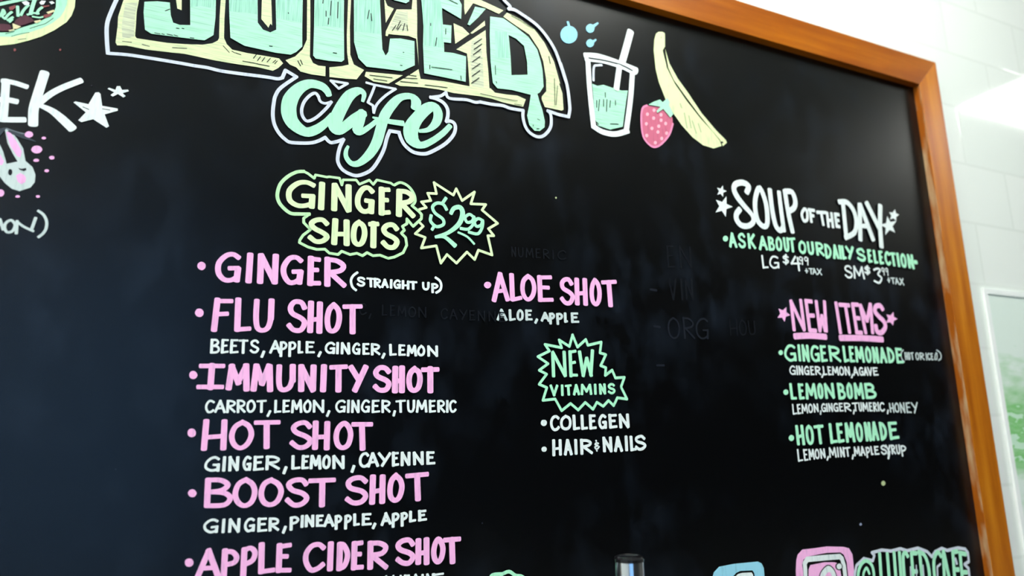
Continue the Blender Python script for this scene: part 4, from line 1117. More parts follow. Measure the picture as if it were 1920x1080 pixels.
('s',12,0,0,74,[5025,2171,5040,2171]),
('s',12,0,0,74,[5024,2134,5046,2138]),
('s',12,0,1,87,[5101,2192,5093,2202,5080,2198,5070,2175,5071,2154,5080,2136,5092,2135,5103,2145]),
('s',12,0,0,75,[5114,2198,5151,2201]),
('s',12,0,0,99,[5132,2200,5134,2133]),
('s',12,0,0,100,[5174,2202,5175,2133]),
('s',12,0,1,90,[5219,2202,5206,2189,5202,2164,5207,2140,5218,2132,5230,2140,5235,2168,5231,2191,5219,2202]),
('s',12,0,0,101,[5263,2201,5264,2132]),
('s',12,0,0,98,[5263,2201,5296,2132]),
('s',12,0,0,102,[5295,2203,5297,2131]),
('s',12,0,0,122,[5317,2167,5329,2167])]),
('price_lettering','white LG price 4.99 plus tax',None,0,[
('s',20,0,0,59,[4145,2094,4147,2032]),
('s',20,0,0,44,[4146,2032,4178,2037]),
('s',20,0,1,50,[4250,2093,4235,2098,4214,2095,4197,2073,4196,2052,4212,2038,4233,2040,4247,2047]),
('s',20,0,0,45,[4226,2064,4251,2067]),
('s',20,0,0,60,[4251,2066,4250,2042]),
('s',20,0,1,48,[4323,2103,4308,2109,4291,2102,4294,2095,4318,2087,4321,2078,4305,2070,4287,2075]),
('s',20,0,0,58,[4310,2115,4303,2065]),
('s',20,0,0,61,[4375,2111,4343,2070]),
('s',20,0,0,48,[4341,2071,4408,2077]),
('s',20,0,0,65,[4390,2106,4393,2039]),
('s',20,0,1,34,[4425,2106,4413,2114,4402,2105,4411,2093,4423,2100,4425,2106]),
('s',20,0,0,39,[4425,2108,4421,2073]),
('s',20,0,1,34,[4463,2107,4452,2116,4439,2106,4448,2094,4462,2103,4463,2109]),
('s',20,0,0,40,[4464,2110,4459,2074]),
('s',7,0,0,32,[4435,2040,4455,2041]),
('s',7,0,0,43,[4445,2051,4445,2031]),
('s',7,0,0,32,[4463,2054,4491,2055]),
('s',7,0,0,43,[4477,2055,4477,2027]),
('s',7,0,0,43,[4490,2028,4502,2057]),
('s',7,0,0,41,[4501,2057,4516,2028]),
('s',7,0,0,32,[4495,2036,4511,2038]),
('s',7,0,0,39,[4525,2058,4553,2028]),
('s',7,0,0,40,[4552,2059,4524,2028])]),
('price_lettering','white SM price 3.99 plus tax',None,0,[
('s',20,0,1,56,[4786,2085,4773,2095,4752,2093,4740,2082,4747,2069,4778,2059,4788,2048,4776,2034,4754,2031,4736,2042]),
('s',20,0,0,66,[4812,2097,4805,2033]),
('s',20,0,0,62,[4811,2096,4842,2051]),
('s',20,0,0,65,[4843,2050,4871,2097]),
('s',20,0,0,66,[4871,2098,4880,2035]),
('s',20,0,1,53,[4931,2096,4916,2103,4898,2097,4900,2090,4924,2084,4929,2074,4912,2067,4892,2072]),
('s',20,0,0,64,[4917,2108,4910,2062]),
('s',20,0,1,61,[4965,2091,4999,2102,5017,2093,4995,2068,5021,2048,4996,2019,4959,2027]),
('s',20,0,1,28,[5049,2101,5040,2110,5031,2101,5038,2087,5047,2095,5049,2102]),
('s',20,0,0,33,[5049,2104,5045,2068]),
('s',20,0,1,28,[5079,2102,5070,2110,5061,2101,5068,2090,5078,2095,5079,2101]),
('s',20,0,0,33,[5079,2104,5076,2068]),
('s',7,0,0,35,[5066,2040,5087,2041]),
('s',7,0,0,47,[5076,2053,5077,2029]),
('s',7,0,0,35,[5095,2054,5127,2056]),
('s',7,0,0,47,[5111,2056,5112,2025]),
('s',7,0,0,47,[5131,2024,5143,2057]),
('s',7,0,0,46,[5143,2056,5159,2023]),
('s',7,0,0,36,[5136,2034,5154,2035]),
('s',7,0,0,44,[5171,2057,5199,2022]),
('s',7,0,0,46,[5197,2058,5169,2023])]),
('new_items_heading','pink underlined heading NEW ITEMS between two pink stars',None,0,[
('s',15,0,0,108,[4314,1868,4316,1721]),
('s',15,0,0,109,[4314,1868,4386,1724]),
('s',15,0,0,109,[4383,1877,4387,1727]),
('s',15,0,0,110,[4420,1876,4425,1724]),
('s',15,0,0,111,[4418,1877,4458,1877]),
('s',15,0,0,111,[4428,1801,4463,1802]),
('s',15,0,0,110,[4425,1723,4467,1723]),
('s',15,0,0,111,[4493,1878,4497,1725]),
('s',15,0,0,111,[4497,1725,4523,1804]),
('s',15,0,0,112,[4523,1804,4535,1727]),
('s',15,0,0,113,[4553,1881,4543,1726]),
('s',15,0,0,114,[4638,1880,4647,1722]),
('s',15,0,0,116,[4665,1873,4733,1874]),
('s',15,0,0,116,[4708,1869,4715,1727]),
('s',15,0,0,117,[4763,1880,4771,1730]),
('s',15,0,0,118,[4763,1881,4803,1882]),
('s',15,0,0,117,[4769,1807,4802,1807]),
('s',15,0,0,116,[4767,1728,4807,1728]),
('s',15,0,0,118,[4821,1879,4839,1731]),
('s',15,0,0,118,[4825,1879,4859,1797]),
('s',15,0,0,119,[4901,1889,4862,1798]),
('s',15,0,0,119,[4904,1890,4893,1734]),
('s',15,0,1,146,[4995,1871,4979,1888,4944,1881,4932,1854,4957,1827,4994,1800,4999,1768,4963,1737,4930,1741,4924,1770])]),
('underline','pink underline strokes',49,0,[
('s',15,0,1,161,[4319,1687,4423,1695,4532,1694]),
('s',15,0,1,165,[4644,1693,4813,1699,4962,1699])]),
('star_drawing','pink star',49,0,[
('p',15,0,[[4278,1836,4275,1809,4299,1795,4268,1785,4256,1758,4241,1779,4210,1776,4231,1799,4223,1824,4252,1818]])]),
('star_drawing','pink star',49,0,[
('p',15,0,[[5085,1859,5083,1832,5111,1821,5078,1808,5066,1781,5047,1799,5013,1794,5034,1818,5024,1842,5056,1838]])]),
('item_lettering','mint words GINGER LEMONADE with a bullet dot',None,0,[
('p',12,0,[[4224,1600,4221,1593,4215,1588,4207,1586,4200,1588,4195,1592,4194,1599,4196,1605,4203,1610,4210,1612,4218,1611,4223,1606]]),
('s',12,0,1,[72,67,74,78,77,71,68,72],[4304,1629,4287,1637,4263,1632,4242,1606,4241,1582,4263,1564,4283,1564,4302,1573]),
('s',12,0,0,64,[4277,1595,4306,1597]),
('s',12,0,0,86,[4303,1595,4304,1566]),
('s',12,0,0,87,[4335,1639,4335,1566]),
('s',12,0,0,87,[4363,1640,4362,1566]),
('s',12,0,0,84,[4362,1637,4393,1566]),
('s',12,0,0,88,[4394,1639,4394,1564]),
('s',12,0,1,[76,69,78,81,80,75,71,76],[4466,1632,4454,1639,4435,1635,4421,1611,4421,1585,4435,1567,4452,1567,4465,1576]),
('s',12,0,0,66,[4448,1598,4468,1600]),
('s',12,0,0,89,[4468,1601,4466,1569]),
('s',12,0,0,89,[4491,1641,4491,1567]),
('s',12,0,0,67,[4489,1639,4520,1642]),
('s',12,0,0,67,[4491,1607,4514,1608]),
('s',12,0,0,67,[4489,1567,4524,1571]),
('s',12,0,0,90,[4552,1643,4554,1571]),
('s',12,0,1,[68,72,82,76,71],[4550,1640,4589,1640,4615,1628,4603,1611,4556,1603]),
('s',12,0,0,77,[4563,1606,4620,1570]),
('s',12,0,0,92,[4655,1644,4656,1571]),
('s',12,0,0,69,[4655,1571,4682,1576]),
('s',12,0,0,92,[4701,1645,4701,1572]),
('s',12,0,0,70,[4699,1643,4723,1646]),
('s',12,0,0,70,[4701,1612,4718,1611]),
('s',12,0,0,69,[4700,1572,4725,1573]),
('s',12,0,0,93,[4749,1645,4745,1573]),
('s',12,0,0,90,[4748,1644,4770,1593]),
('s',12,0,0,93,[4770,1593,4789,1645]),
('s',12,0,0,93,[4790,1645,4795,1573]),
('s',12,0,1,[86,87,86,85,72,86,87,86,83],[4835,1647,4824,1632,4820,1606,4824,1582,4835,1573,4847,1584,4852,1612,4847,1635,4836,1646]),
('s',12,0,0,95,[4877,1647,4877,1574]),
('s',12,0,0,92,[4877,1646,4906,1573]),
('s',12,0,0,95,[4906,1647,4907,1575]),
('s',12,0,0,96,[4930,1575,4949,1647]),
('s',12,0,0,94,[4948,1647,4971,1577]),
('s',12,0,0,72,[4938,1599,4964,1600]),
('s',12,0,0,97,[4995,1649,4996,1577]),
('s',12,0,1,[75,84,88,89,84,77],[4993,1646,5012,1644,5030,1623,5031,1600,5016,1582,4995,1577]),
('s',12,0,0,98,[5062,1649,5062,1577]),
('s',12,0,0,74,[5058,1649,5101,1649]),
('s',12,0,0,73,[5062,1616,5093,1617]),
('s',12,0,0,73,[5059,1577,5105,1579])]),
('note_lettering','small white words HOT OR ICED in brackets',None,0,[
('s',7,0,1,40,[5123,1646,5107,1633,5100,1612,5105,1592,5120,1582]),
('s',7,0,0,45,[5134,1632,5134,1595]),
('s',7,0,0,45,[5148,1632,5148,1596]),
('s',7,0,0,34,[5134,1610,5148,1612]),
('s',7,0,1,41,[5164,1632,5159,1625,5158,1612,5160,1600,5164,1595,5169,1601,5171,1615,5169,1627,5164,1633]),
('s',7,0,0,34,[5179,1630,5201,1634]),
('s',7,0,0,45,[5190,1632,5191,1597]),
('s',7,0,1,40,[5232,1633,5224,1627,5221,1613,5224,1601,5232,1597,5240,1603,5244,1616,5241,1628,5232,1633]),
('s',7,0,0,46,[5258,1634,5258,1598]),
('s',7,0,1,38,[5257,1633,5274,1633,5286,1627,5281,1620,5259,1615]),
('s',7,0,0,40,[5261,1616,5288,1598]),
('s',7,0,0,46,[5309,1634,5309,1598]),
('s',7,0,1,41,[5338,1630,5333,1634,5327,1632,5321,1622,5321,1609,5327,1600,5333,1600,5339,1605]),
('s',7,0,0,47,[5351,1635,5351,1600]),
('s',7,0,0,35,[5350,1633,5364,1635]),
('s',7,0,0,35,[5351,1619,5361,1619]),
('s',7,0,0,35,[5350,1600,5365,1601]),
('s',7,0,0,46,[5379,1608,5379,1602]),
('s',7,0,1,41,[5378,1606,5390,1633,5401,1640,5401,1620,5392,1603,5379,1603]),
('s',7,0,1,41,[5404,1656,5427,1645,5436,1627,5429,1608,5408,1598])]),
('ingredient_lettering','small white words GINGER, LEMON, AGAVE',None,0,[
('s',20,0,1,41,[4293,1528,4284,1533,4272,1530,4261,1517,4261,1503,4271,1494,4282,1494,4293,1498]),
('s',20,0,0,37,[4280,1511,4294,1511]),
('s',20,0,0,49,[4294,1511,4293,1494]),
('s',20,0,0,49,[4308,1533,4308,1493]),
('s',20,0,0,49,[4323,1533,4324,1494]),
('s',20,0,0,47,[4324,1533,4344,1494]),
('s',20,0,0,50,[4344,1533,4345,1495]),
('s',20,0,1,43,[4385,1528,4378,1534,4369,1530,4360,1519,4360,1504,4368,1495,4377,1496,4384,1499]),
('s',20,0,0,37,[4375,1512,4386,1512]),
('s',20,0,0,50,[4386,1513,4385,1495]),
('s',20,0,0,50,[4403,1533,4403,1494]),
('s',20,0,0,38,[4402,1533,4420,1534]),
('s',20,0,0,38,[4403,1516,4417,1517]),
('s',20,0,0,38,[4401,1496,4422,1495]),
('s',20,0,0,50,[4436,1534,4436,1496]),
('s',20,0,1,41,[4434,1533,4452,1534,4465,1527,4459,1518,4437,1514]),
('s',20,0,0,44,[4440,1516,4467,1496]),
('s',20,0,0,49,[4487,1498,4475,1483]),
('s',20,0,0,51,[4491,1535,4492,1496]),
('s',20,0,0,38,[4492,1496,4512,1498]),
('s',20,0,0,51,[4525,1536,4526,1497]),
('s',20,0,0,38,[4524,1535,4542,1535]),
('s',20,0,0,38,[4525,1517,4538,1518]),
('s',20,0,0,38,[4525,1497,4544,1498]),
('s',20,0,0,52,[4559,1536,4555,1498]),
('s',20,0,0,49,[4560,1535,4575,1509]),
('s',20,0,0,51,[4576,1509,4590,1535]),
('s',20,0,0,52,[4590,1536,4594,1498]),
('s',20,0,1,46,[4619,1538,4610,1530,4606,1515,4609,1502,4619,1498,4630,1504,4634,1518,4630,1531,4620,1537]),
('s',20,0,0,52,[4647,1537,4648,1499]),
('s',20,0,0,49,[4648,1537,4675,1498]),
('s',20,0,0,52,[4675,1538,4676,1499]),
('s',20,0,0,52,[4698,1500,4689,1485]),
('s',20,0,0,53,[4708,1499,4722,1538]),
('s',20,0,0,51,[4722,1538,4740,1499]),
('s',20,0,0,40,[4713,1511,4734,1513]),
('s',20,0,1,46,[4776,1534,4770,1538,4761,1536,4753,1524,4753,1510,4761,1500,4769,1501,4775,1505]),
('s',20,0,0,40,[4767,1517,4777,1518]),
('s',20,0,0,53,[4777,1519,4777,1501]),
('s',20,0,0,54,[4788,1501,4799,1539]),
('s',20,0,0,52,[4799,1539,4811,1501]),
('s',20,0,0,40,[4792,1513,4807,1514]),
('s',20,0,0,52,[4817,1540,4831,1502]),
('s',20,0,0,54,[4831,1501,4845,1539]),
('s',20,0,0,54,[4860,1540,4861,1502]),
('s',20,0,0,41,[4859,1539,4889,1540]),
('s',20,0,0,41,[4860,1522,4884,1524]),
('s',20,0,0,41,[4860,1502,4892,1504])]),
('item_lettering','mint words LEMON BOMB with a bullet dot',None,0,[
('p',12,0,[[4235,1403,4232,1396,4225,1391,4216,1389,4208,1391,4203,1396,4201,1402,4204,1409,4211,1415,4220,1417,4228,1415,4234,1410]]),
('s',12,0,0,89,[4254,1441,4256,1374]),
('s',12,0,0,67,[4255,1373,4283,1374]),
('s',12,0,0,90,[4311,1441,4312,1374]),
('s',12,0,0,68,[4309,1440,4334,1441]),
('s',12,0,0,67,[4311,1411,4330,1411]),
('s',12,0,0,68,[4309,1374,4336,1376]),
('s',12,0,0,91,[4365,1443,4358,1375]),
('s',12,0,0,87,[4365,1441,4388,1394]),
('s',12,0,0,91,[4389,1394,4412,1442]),
('s',12,0,0,91,[4412,1443,4420,1378]),
('s',12,0,1,[84,85,84,83,71,85,85,84,81],[4454,1444,4444,1431,4441,1407,4444,1386,4453,1378,4463,1388,4467,1413,4463,1436,4454,1444]),
('s',12,0,0,93,[4492,1444,4493,1379]),
('s',12,0,0,86,[4492,1445,4542,1381]),
('s',12,0,0,94,[4543,1447,4544,1383]),
('s',12,0,0,94,[4585,1448,4586,1377]),
('s',12,0,1,[71,79,87,82,74],[4585,1446,4606,1446,4617,1432,4609,1416,4587,1413]),
('s',12,0,1,[72,79,87,81,73],[4586,1413,4613,1412,4625,1397,4614,1380,4586,1376]),
('s',12,0,1,[87,88,88,86,75,88,88,87,84],[4664,1450,4652,1435,4649,1409,4652,1386,4663,1380,4674,1390,4677,1416,4674,1440,4664,1449]),
('s',12,0,0,97,[4708,1448,4704,1380]),
('s',12,0,0,93,[4708,1450,4731,1400]),
('s',12,0,0,96,[4730,1399,4753,1448]),
('s',12,0,0,97,[4753,1451,4758,1380]),
('s',12,0,0,98,[4786,1450,4787,1382]),
('s',12,0,1,[74,79,90,81,74],[4786,1449,4823,1451,4842,1437,4827,1421,4787,1418]),
('s',12,0,1,[75,79,90,80,75],[4788,1418,4830,1416,4854,1402,4836,1385,4787,1381])]),
('ingredient_lettering','small white words LEMON, GINGER, TUMERIC, HONEY',None,0,[
('s',20,0,0,46,[4255,1342,4255,1297]),
('s',20,0,0,35,[4255,1296,4278,1300]),
('s',20,0,0,46,[4287,1341,4288,1299]),
('s',20,0,0,35,[4286,1339,4304,1343]),
('s',20,0,0,35,[4287,1321,4301,1323]),
('s',20,0,0,35,[4286,1298,4306,1301]),
('s',20,0,0,46,[4319,1342,4316,1301]),
('s',20,0,0,44,[4319,1342,4332,1314]),
('s',20,0,0,46,[4333,1313,4347,1343]),
('s',20,0,0,46,[4346,1343,4350,1303]),
('s',20,0,1,41,[4374,1344,4364,1337,4361,1322,4364,1308,4373,1305,4382,1311,4386,1325,4382,1338,4373,1344]),
('s',20,0,0,47,[4399,1344,4399,1307]),
('s',20,0,0,44,[4398,1344,4423,1309]),
('s',20,0,0,47,[4422,1345,4423,1309]),
('s',20,0,0,47,[4442,1311,4438,1296]),
('s',20,0,1,41,[4475,1342,4468,1346,4460,1344,4452,1332,4452,1320,4459,1310,4468,1311,4474,1314]),
('s',20,0,0,35,[4465,1326,4476,1326]),
('s',20,0,0,47,[4475,1325,4475,1311]),
('s',20,0,0,47,[4487,1346,4487,1310]),
('s',20,0,0,48,[4501,1347,4502,1311]),
('s',20,0,0,45,[4501,1347,4523,1310]),
('s',20,0,0,48,[4523,1347,4523,1311]),
('s',20,0,1,41,[4562,1345,4555,1348,4545,1346,4537,1334,4537,1321,4545,1312,4554,1312,4561,1316]),
('s',20,0,0,36,[4552,1328,4563,1329]),
('s',20,0,0,48,[4562,1328,4562,1312]),
('s',20,0,0,48,[4577,1349,4578,1312]),
('s',20,0,0,36,[4575,1349,4598,1349]),
('s',20,0,0,36,[4577,1332,4594,1333]),
('s',20,0,0,36,[4576,1312,4600,1313]),
('s',20,0,0,48,[4613,1350,4615,1311]),
('s',20,0,1,39,[4613,1349,4635,1350,4651,1343,4644,1335,4616,1330]),
('s',20,0,0,40,[4619,1331,4655,1313]),
('s',20,0,0,49,[4680,1316,4672,1298]),
('s',20,0,0,37,[4670,1350,4709,1352]),
('s',20,0,0,49,[4690,1351,4691,1313]),
('s',20,0,1,44,[4719,1352,4719,1329,4721,1316,4727,1313,4733,1317,4736,1330]),
('s',20,0,0,49,[4735,1353,4736,1328]),
('s',20,0,0,50,[4750,1352,4747,1313]),
('s',20,0,0,48,[4751,1352,4765,1324]),
('s',20,0,0,49,[4765,1324,4778,1352]),
('s',20,0,0,50,[4778,1352,4782,1313]),
('s',20,0,0,50,[4797,1353,4797,1313]),
('s',20,0,0,38,[4796,1352,4813,1353]),
('s',20,0,0,37,[4797,1335,4810,1335]),
('s',20,0,0,37,[4796,1313,4815,1314]),
('s',20,0,0,50,[4828,1353,4828,1312]),
('s',20,0,1,42,[4827,1352,4838,1353,4847,1345,4842,1336,4828,1332]),
('s',20,0,0,46,[4830,1333,4848,1313]),
('s',20,0,0,51,[4862,1354,4862,1314]),
('s',20,0,1,44,[4905,1348,4897,1354,4885,1351,4876,1339,4875,1324,4885,1313,4896,1314,4906,1320]),
('s',20,0,0,51,[4933,1315,4926,1299]),
('s',7,0,0,51,[4951,1350,4952,1308]),
('s',7,0,0,51,[4975,1351,4977,1307]),
('s',7,0,0,38,[4951,1326,4976,1327]),
('s',7,0,1,46,[5005,1352,4993,1344,4989,1329,4993,1312,5005,1308,5015,1313,5019,1331,5015,1346,5004,1353]),
('s',7,0,0,52,[5033,1353,5034,1305]),
('s',7,0,0,49,[5034,1352,5062,1305]),
('s',7,0,0,52,[5062,1354,5062,1305]),
('s',7,0,0,52,[5082,1353,5083,1304]),
('s',7,0,0,40,[5080,1353,5110,1356]),
('s',7,0,0,39,[5082,1333,5106,1332]),
('s',7,0,0,39,[5081,1306,5115,1305]),
('s',7,0,0,49,[5125,1355,5148,1329]),
('s',7,0,0,52,[5171,1357,5140,1303])]),
('item_lettering','mint words HOT LEMONADE with a bullet dot',None,0,[
('p',12,0,[[4243,1180,4240,1173,4232,1167,4223,1165,4214,1168,4209,1173,4207,1181,4211,1188,4218,1193,4227,1195,4236,1193,4242,1188]]),
('s',12,0,0,95,[4267,1235,4268,1152]),
('s',12,0,0,96,[4302,1236,4304,1152]),
('s',12,0,0,74,[4267,1184,4304,1193]),
('s',12,0,1,[86,88,88,87,73,88,89,88,84],[4349,1235,4335,1222,4331,1191,4336,1163,4348,1152,4363,1164,4368,1195,4362,1224,4348,1235]),
('s',12,0,0,74,[4387,1232,4443,1236]),
('s',12,0,0,98,[4416,1235,4418,1155]),
('s',12,0,0,99,[4496,1242,4496,1156]),
('s',12,0,0,74,[4495,1158,4531,1160]),
('s',12,0,0,100,[4548,1243,4549,1159]),
('s',12,0,0,76,[4547,1241,4577,1245]),
('s',12,0,0,75,[4548,1205,4572,1205]),
('s',12,0,0,76,[4547,1158,4581,1163]),
('s',12,0,0,101,[4610,1243,4607,1160]),
('s',12,0,0,99,[4611,1244,4631,1186]),
('s',12,0,0,102,[4632,1185,4650,1246]),
('s',12,0,0,102,[4650,1246,4656,1161]),
('s',12,0,1,[92,94,94,93,80,94,94,93,90],[4700,1244,4687,1231,4683,1200,4688,1172,4699,1161,4712,1175,4718,1206,4712,1234,4701,1243]),
('s',12,0,0,103,[4749,1245,4750,1164]),
('s',12,0,0,101,[4749,1247,4777,1164]),
('s',12,0,0,104,[4777,1246,4778,1166]),
('s',12,0,0,105,[4799,1166,4815,1248]),
('s',12,0,0,104,[4816,1249,4833,1167]),
('s',12,0,0,79,[4807,1193,4828,1194]),
('s',12,0,0,105,[4862,1247,4864,1166]),
('s',12,0,1,[82,92,97,97,94,88],[4860,1245,4879,1242,4895,1220,4896,1195,4883,1174,4863,1166]),
('s',12,0,0,107,[4931,1246,4934,1168]),
('s',12,0,0,80,[4929,1247,4984,1248]),
('s',12,0,0,81,[4932,1211,4975,1214]),
('s',12,0,0,80,[4930,1169,4991,1174])]),
('ingredient_lettering','small white words LEMON, MINT, MAPLE SYRUP',None,0,[
('s',20,0,0,50,[4259,1123,4260,1070]),
('s',20,0,0,38,[4260,1071,4286,1074]),
('s',20,0,0,50,[4299,1122,4301,1074]),
('s',20,0,0,38,[4298,1121,4319,1122]),
('s',20,0,0,37,[4300,1100,4315,1100]),
('s',20,0,0,38,[4299,1073,4321,1075]),
('s',20,0,0,50,[4335,1122,4334,1076]),
('s',20,0,0,49,[4336,1122,4348,1091]),
('s',20,0,0,50,[4348,1090,4360,1121]),
('s',20,0,0,50,[4360,1121,4364,1078]),
('s',20,0,1,45,[4386,1122,4378,1114,4374,1099,4377,1085,4386,1080,4395,1087,4398,1101,4394,1116,4386,1122]),
('s',20,0,0,51,[4412,1122,4412,1081]),
('s',20,0,0,48,[4411,1122,4436,1083]),
('s',20,0,0,51,[4435,1122,4437,1084]),
('s',20,0,0,50,[4460,1085,4451,1071]),
('s',20,0,0,52,[4475,1127,4472,1084]),
('s',20,0,0,49,[4475,1127,4494,1096]),
('s',20,0,0,51,[4493,1095,4509,1127]),
('s',20,0,0,52,[4509,1127,4514,1084]),
('s',20,0,0,52,[4530,1127,4530,1085]),
('s',20,0,0,52,[4550,1127,4550,1085]),
('s',20,0,0,50,[4550,1126,4571,1084]),
('s',20,0,0,52,[4571,1127,4572,1085]),
('s',20,0,0,40,[4578,1124,4617,1127]),
('s',20,0,0,53,[4598,1126,4599,1086]),
('s',20,0,0,53,[4636,1089,4628,1072]),
('s',20,0,0,53,[4651,1127,4649,1087]),
('s',20,0,0,51,[4651,1127,4666,1098]),
('s',20,0,0,53,[4667,1098,4680,1128]),
('s',20,0,0,53,[4680,1127,4684,1088]),
('s',20,0,0,54,[4695,1088,4707,1128]),
('s',20,0,0,52,[4707,1127,4722,1089]),
('s',20,0,0,41,[4700,1100,4717,1102]),
('s',20,0,0,54,[4736,1122,4737,1077]),
('s',20,0,1,46,[4734,1122,4748,1124,4758,1116,4752,1103,4736,1099]),
('s',20,0,0,54,[4771,1127,4772,1090]),
('s',20,0,0,41,[4772,1090,4783,1091]),
('s',20,0,0,55,[4799,1128,4799,1090]),
('s',20,0,0,41,[4798,1126,4823,1128]),
('s',20,0,0,41,[4799,1110,4818,1111]),
('s',20,0,0,41,[4798,1090,4826,1091]),
('s',20,0,1,47,[4880,1124,4871,1132,4856,1130,4847,1124,4853,1115,4874,1109,4883,1100,4874,1092,4858,1090,4846,1099]),
('s',20,0,0,52,[4883,1133,4898,1111]),
('s',20,0,0,55,[4913,1131,4892,1090]),
('s',20,0,0,56,[4926,1132,4927,1090]),
('s',20,0,1,47,[4925,1130,4938,1131,4948,1122,4943,1115,4927,1111]),
('s',20,0,0,50,[4929,1111,4950,1090]),
('s',20,0,1,50,[4963,1131,4964,1106,4967,1093,4974,1090,4982,1094,4985,1108]),
('s',20,0,0,56,[4984,1132,4985,1107]),
('s',20,0,0,56,[4999,1126,5002,1077]),
('s',20,0,1,47,[4997,1126,5018,1127,5033,1117,5023,1106,5000,1101]),
('s',20,0,0,65,[4906,1100,4890,1067])]),
('camera_icon_drawing','pink rounded square camera icon with a white lens ring',None,0,[
('p',15,0,[[4160,428,4173,574,4182,620,4194,643,4227,663,4302,663,4386,665,4499,655,4536,645,4555,615,4554,541,4537,398,4497,374,4190,397],[4205,432,4219,570,4216,594,4226,617,4253,629,4382,636,4474,631,4495,619,4510,584,4509,497,4496,412]]),
('s',20,0,0,[121,123,124,124,127,129,129,129,128,127,121],[4219,435,4233,569,4233,600,4251,617,4379,615,4467,612,4480,601,4489,566,4489,499,4475,414,4218,431]),
('p',15,1,[[4234,448,4254,572,4268,590,4362,595,4425,590,4459,581,4464,501,4456,425]]),
('s',20,2,1,149,[4331,504,4352,549,4382,563,4408,549,4416,496,4366,463,4331,504]),
('s',3,2,1,26,[4308,506,4328,551,4381,580,4422,553,4438,494]),
('p',3,2,[[4479,566,4475,557,4464,551,4451,550,4439,554,4431,561,4429,570,4433,579,4444,585,4457,586,4469,583,4477,575]]),
('p',20,3,[[4473,567,4470,560,4462,556,4453,555,4445,557,4439,563,4438,570,4441,576,4448,580,4457,581,4466,579,4472,573]])]),
('social_handle_lettering','mint social media handle with a lavender outline at the lower edge of the photo',None,0,[
('s',8,0,0,[74,75,75,76,77,77,77,78,79,80,81,82,83,83,84,84,85,86,87,87,87,86,86,86,85],[4538,407,4557,527,4574,563,4630,590,4691,575,4707,599,4691,613,4764,620,4831,610,4902,616,4950,602,5034,609,5102,586,5133,559,5164,581,5221,594,5261,580,5350,586,5409,576,5427,556,5425,512,5386,500,5414,477,5411,425,5394,320]),
('s',12,0,1,91,[4663,431,4582,445,4576,513,4601,560,4642,579,4680,554,4686,503,4662,474,4642,495]),
('s',12,0,1,76,[4655,518,4641,545,4615,522,4612,485,4640,489]),
('s',12,0,0,108,[4744,602,4729,425]),
('s',12,0,0,109,[4799,598,4788,419]),
('s',12,0,0,110,[4849,600,4836,414]),
('s',12,0,0,111,[4889,597,4873,411]),
('s',12,0,1,112,[4947,577,4933,594,4913,579,4905,503,4903,414,4933,411]),
('s',12,0,0,112,[4977,584,4963,402]),
('s',12,0,0,114,[4978,589,5013,586]),
('s',12,0,0,113,[4971,500,4999,498]),
('s',12,0,0,114,[5040,589,5031,395]),
('s',12,0,1,114,[5032,590,5073,573,5093,519,5087,441,5041,394]),
('s',12,0,1,116,[5202,557,5180,578,5143,541,5131,450,5148,384]),
('s',12,0,0,117,[5225,575,5195,379]),
('s',12,0,0,117,[5228,578,5253,373]),
('s',12,0,0,118,[5301,566,5279,371]),
('s',12,0,0,120,[5302,569,5338,570]),
('s',12,0,0,119,[5304,481,5326,479]),
('s',12,0,0,119,[5358,561,5343,364]),
('s',12,0,0,121,[5358,561,5403,551]),
('s',12,0,0,120,[5355,463,5390,460]),
('s',8,0,0,58,[5143,384,5161,507,5188,518]),
('s',8,0,0,77,[5314,534,5320,510]),
('s',8,0,0,40,[5001,527,4981,400]),
('s',8,0,0,40,[4955,524,4939,404]),
('s',8,0,0,41,[5052,523,5041,394])]),
('book_icon_drawing','pale blue rounded square icon with a white letter f',None,0,[
('p',2,0,[[3668,469,3682,593,3689,608,3721,629,3805,634,3946,632,3969,622,3979,601,3979,567,3969,437],[3803,466,3811,548,3792,550,3798,583,3816,595,3840,601,3910,597,3919,586,3921,572,3919,549,3873,548,3860,460]]),
('p',20,0,[[3814,467,3822,553,3801,556,3807,579,3825,589,3847,592,3905,589,3912,578,3912,558,3867,560,3852,463]])]),
('starburst_drawing','top of a mint drawn shape cut off by the lower edge of the photo',None,0,[
('s',12,0,1,67,[2599,643,2617,679,2630,692,2663,692]),
('s',12,0,1,68,[2663,689,2697,698,2725,681,2757,672,2802,623])]),
('paint_speck','small speck of paint',None,0,[
('p',23,0,[[4852,942,4845,933,4833,930,4822,934,4818,943,4825,952,4837,955,4848,951]])]),
('paint_speck','small speck of paint',None,0,[
('p',9,0,[[4645,751,4641,746,4634,745,4628,747,4626,752,4630,757,4637,759,4643,756]])]),
('paint_speck','small speck of paint',None,0,[
('p',6,0,[[1332,1123,1331,1121,1329,1120,1328,1121,1327,1123,1327,1125,1329,1126,1331,1125]])]),
('paint_speck','small speck of paint',None,0,[
('p',6,0,[[2591,882,2590,880,2588,879,2585,880,2584,883,2585,885,2588,886,2590,885]])]),
('paint_speck','small speck of paint',None,0,[
('p',17,0,[[1040,2526,1039,2523,1037,2521,1035,2522,1034,2525,1034,2528,1036,2530,1039,2529]])]),
('paint_speck','small speck of paint',None,0,[
('p',6,0,[[1143,2414,1143,2412,1141,2410,1139,2411,1138,2413,1139,2416,1140,2417,1142,2417]])]),
('paint_speck','small speck of paint',None,0,[
('p',23,0,[[2958,2249,2957,2245,2953,2243,2950,2244,2948,2248,2950,2251,2953,2253,2957,2252]])]),
('paint_speck','small speck of paint',None,0,[
('p',17,0,[[914,2497,914,2493,911,2490,908,2491,907,2495,907,2499,910,2501,913,2500]])]),
('paint_speck','small speck of paint',None,0,[
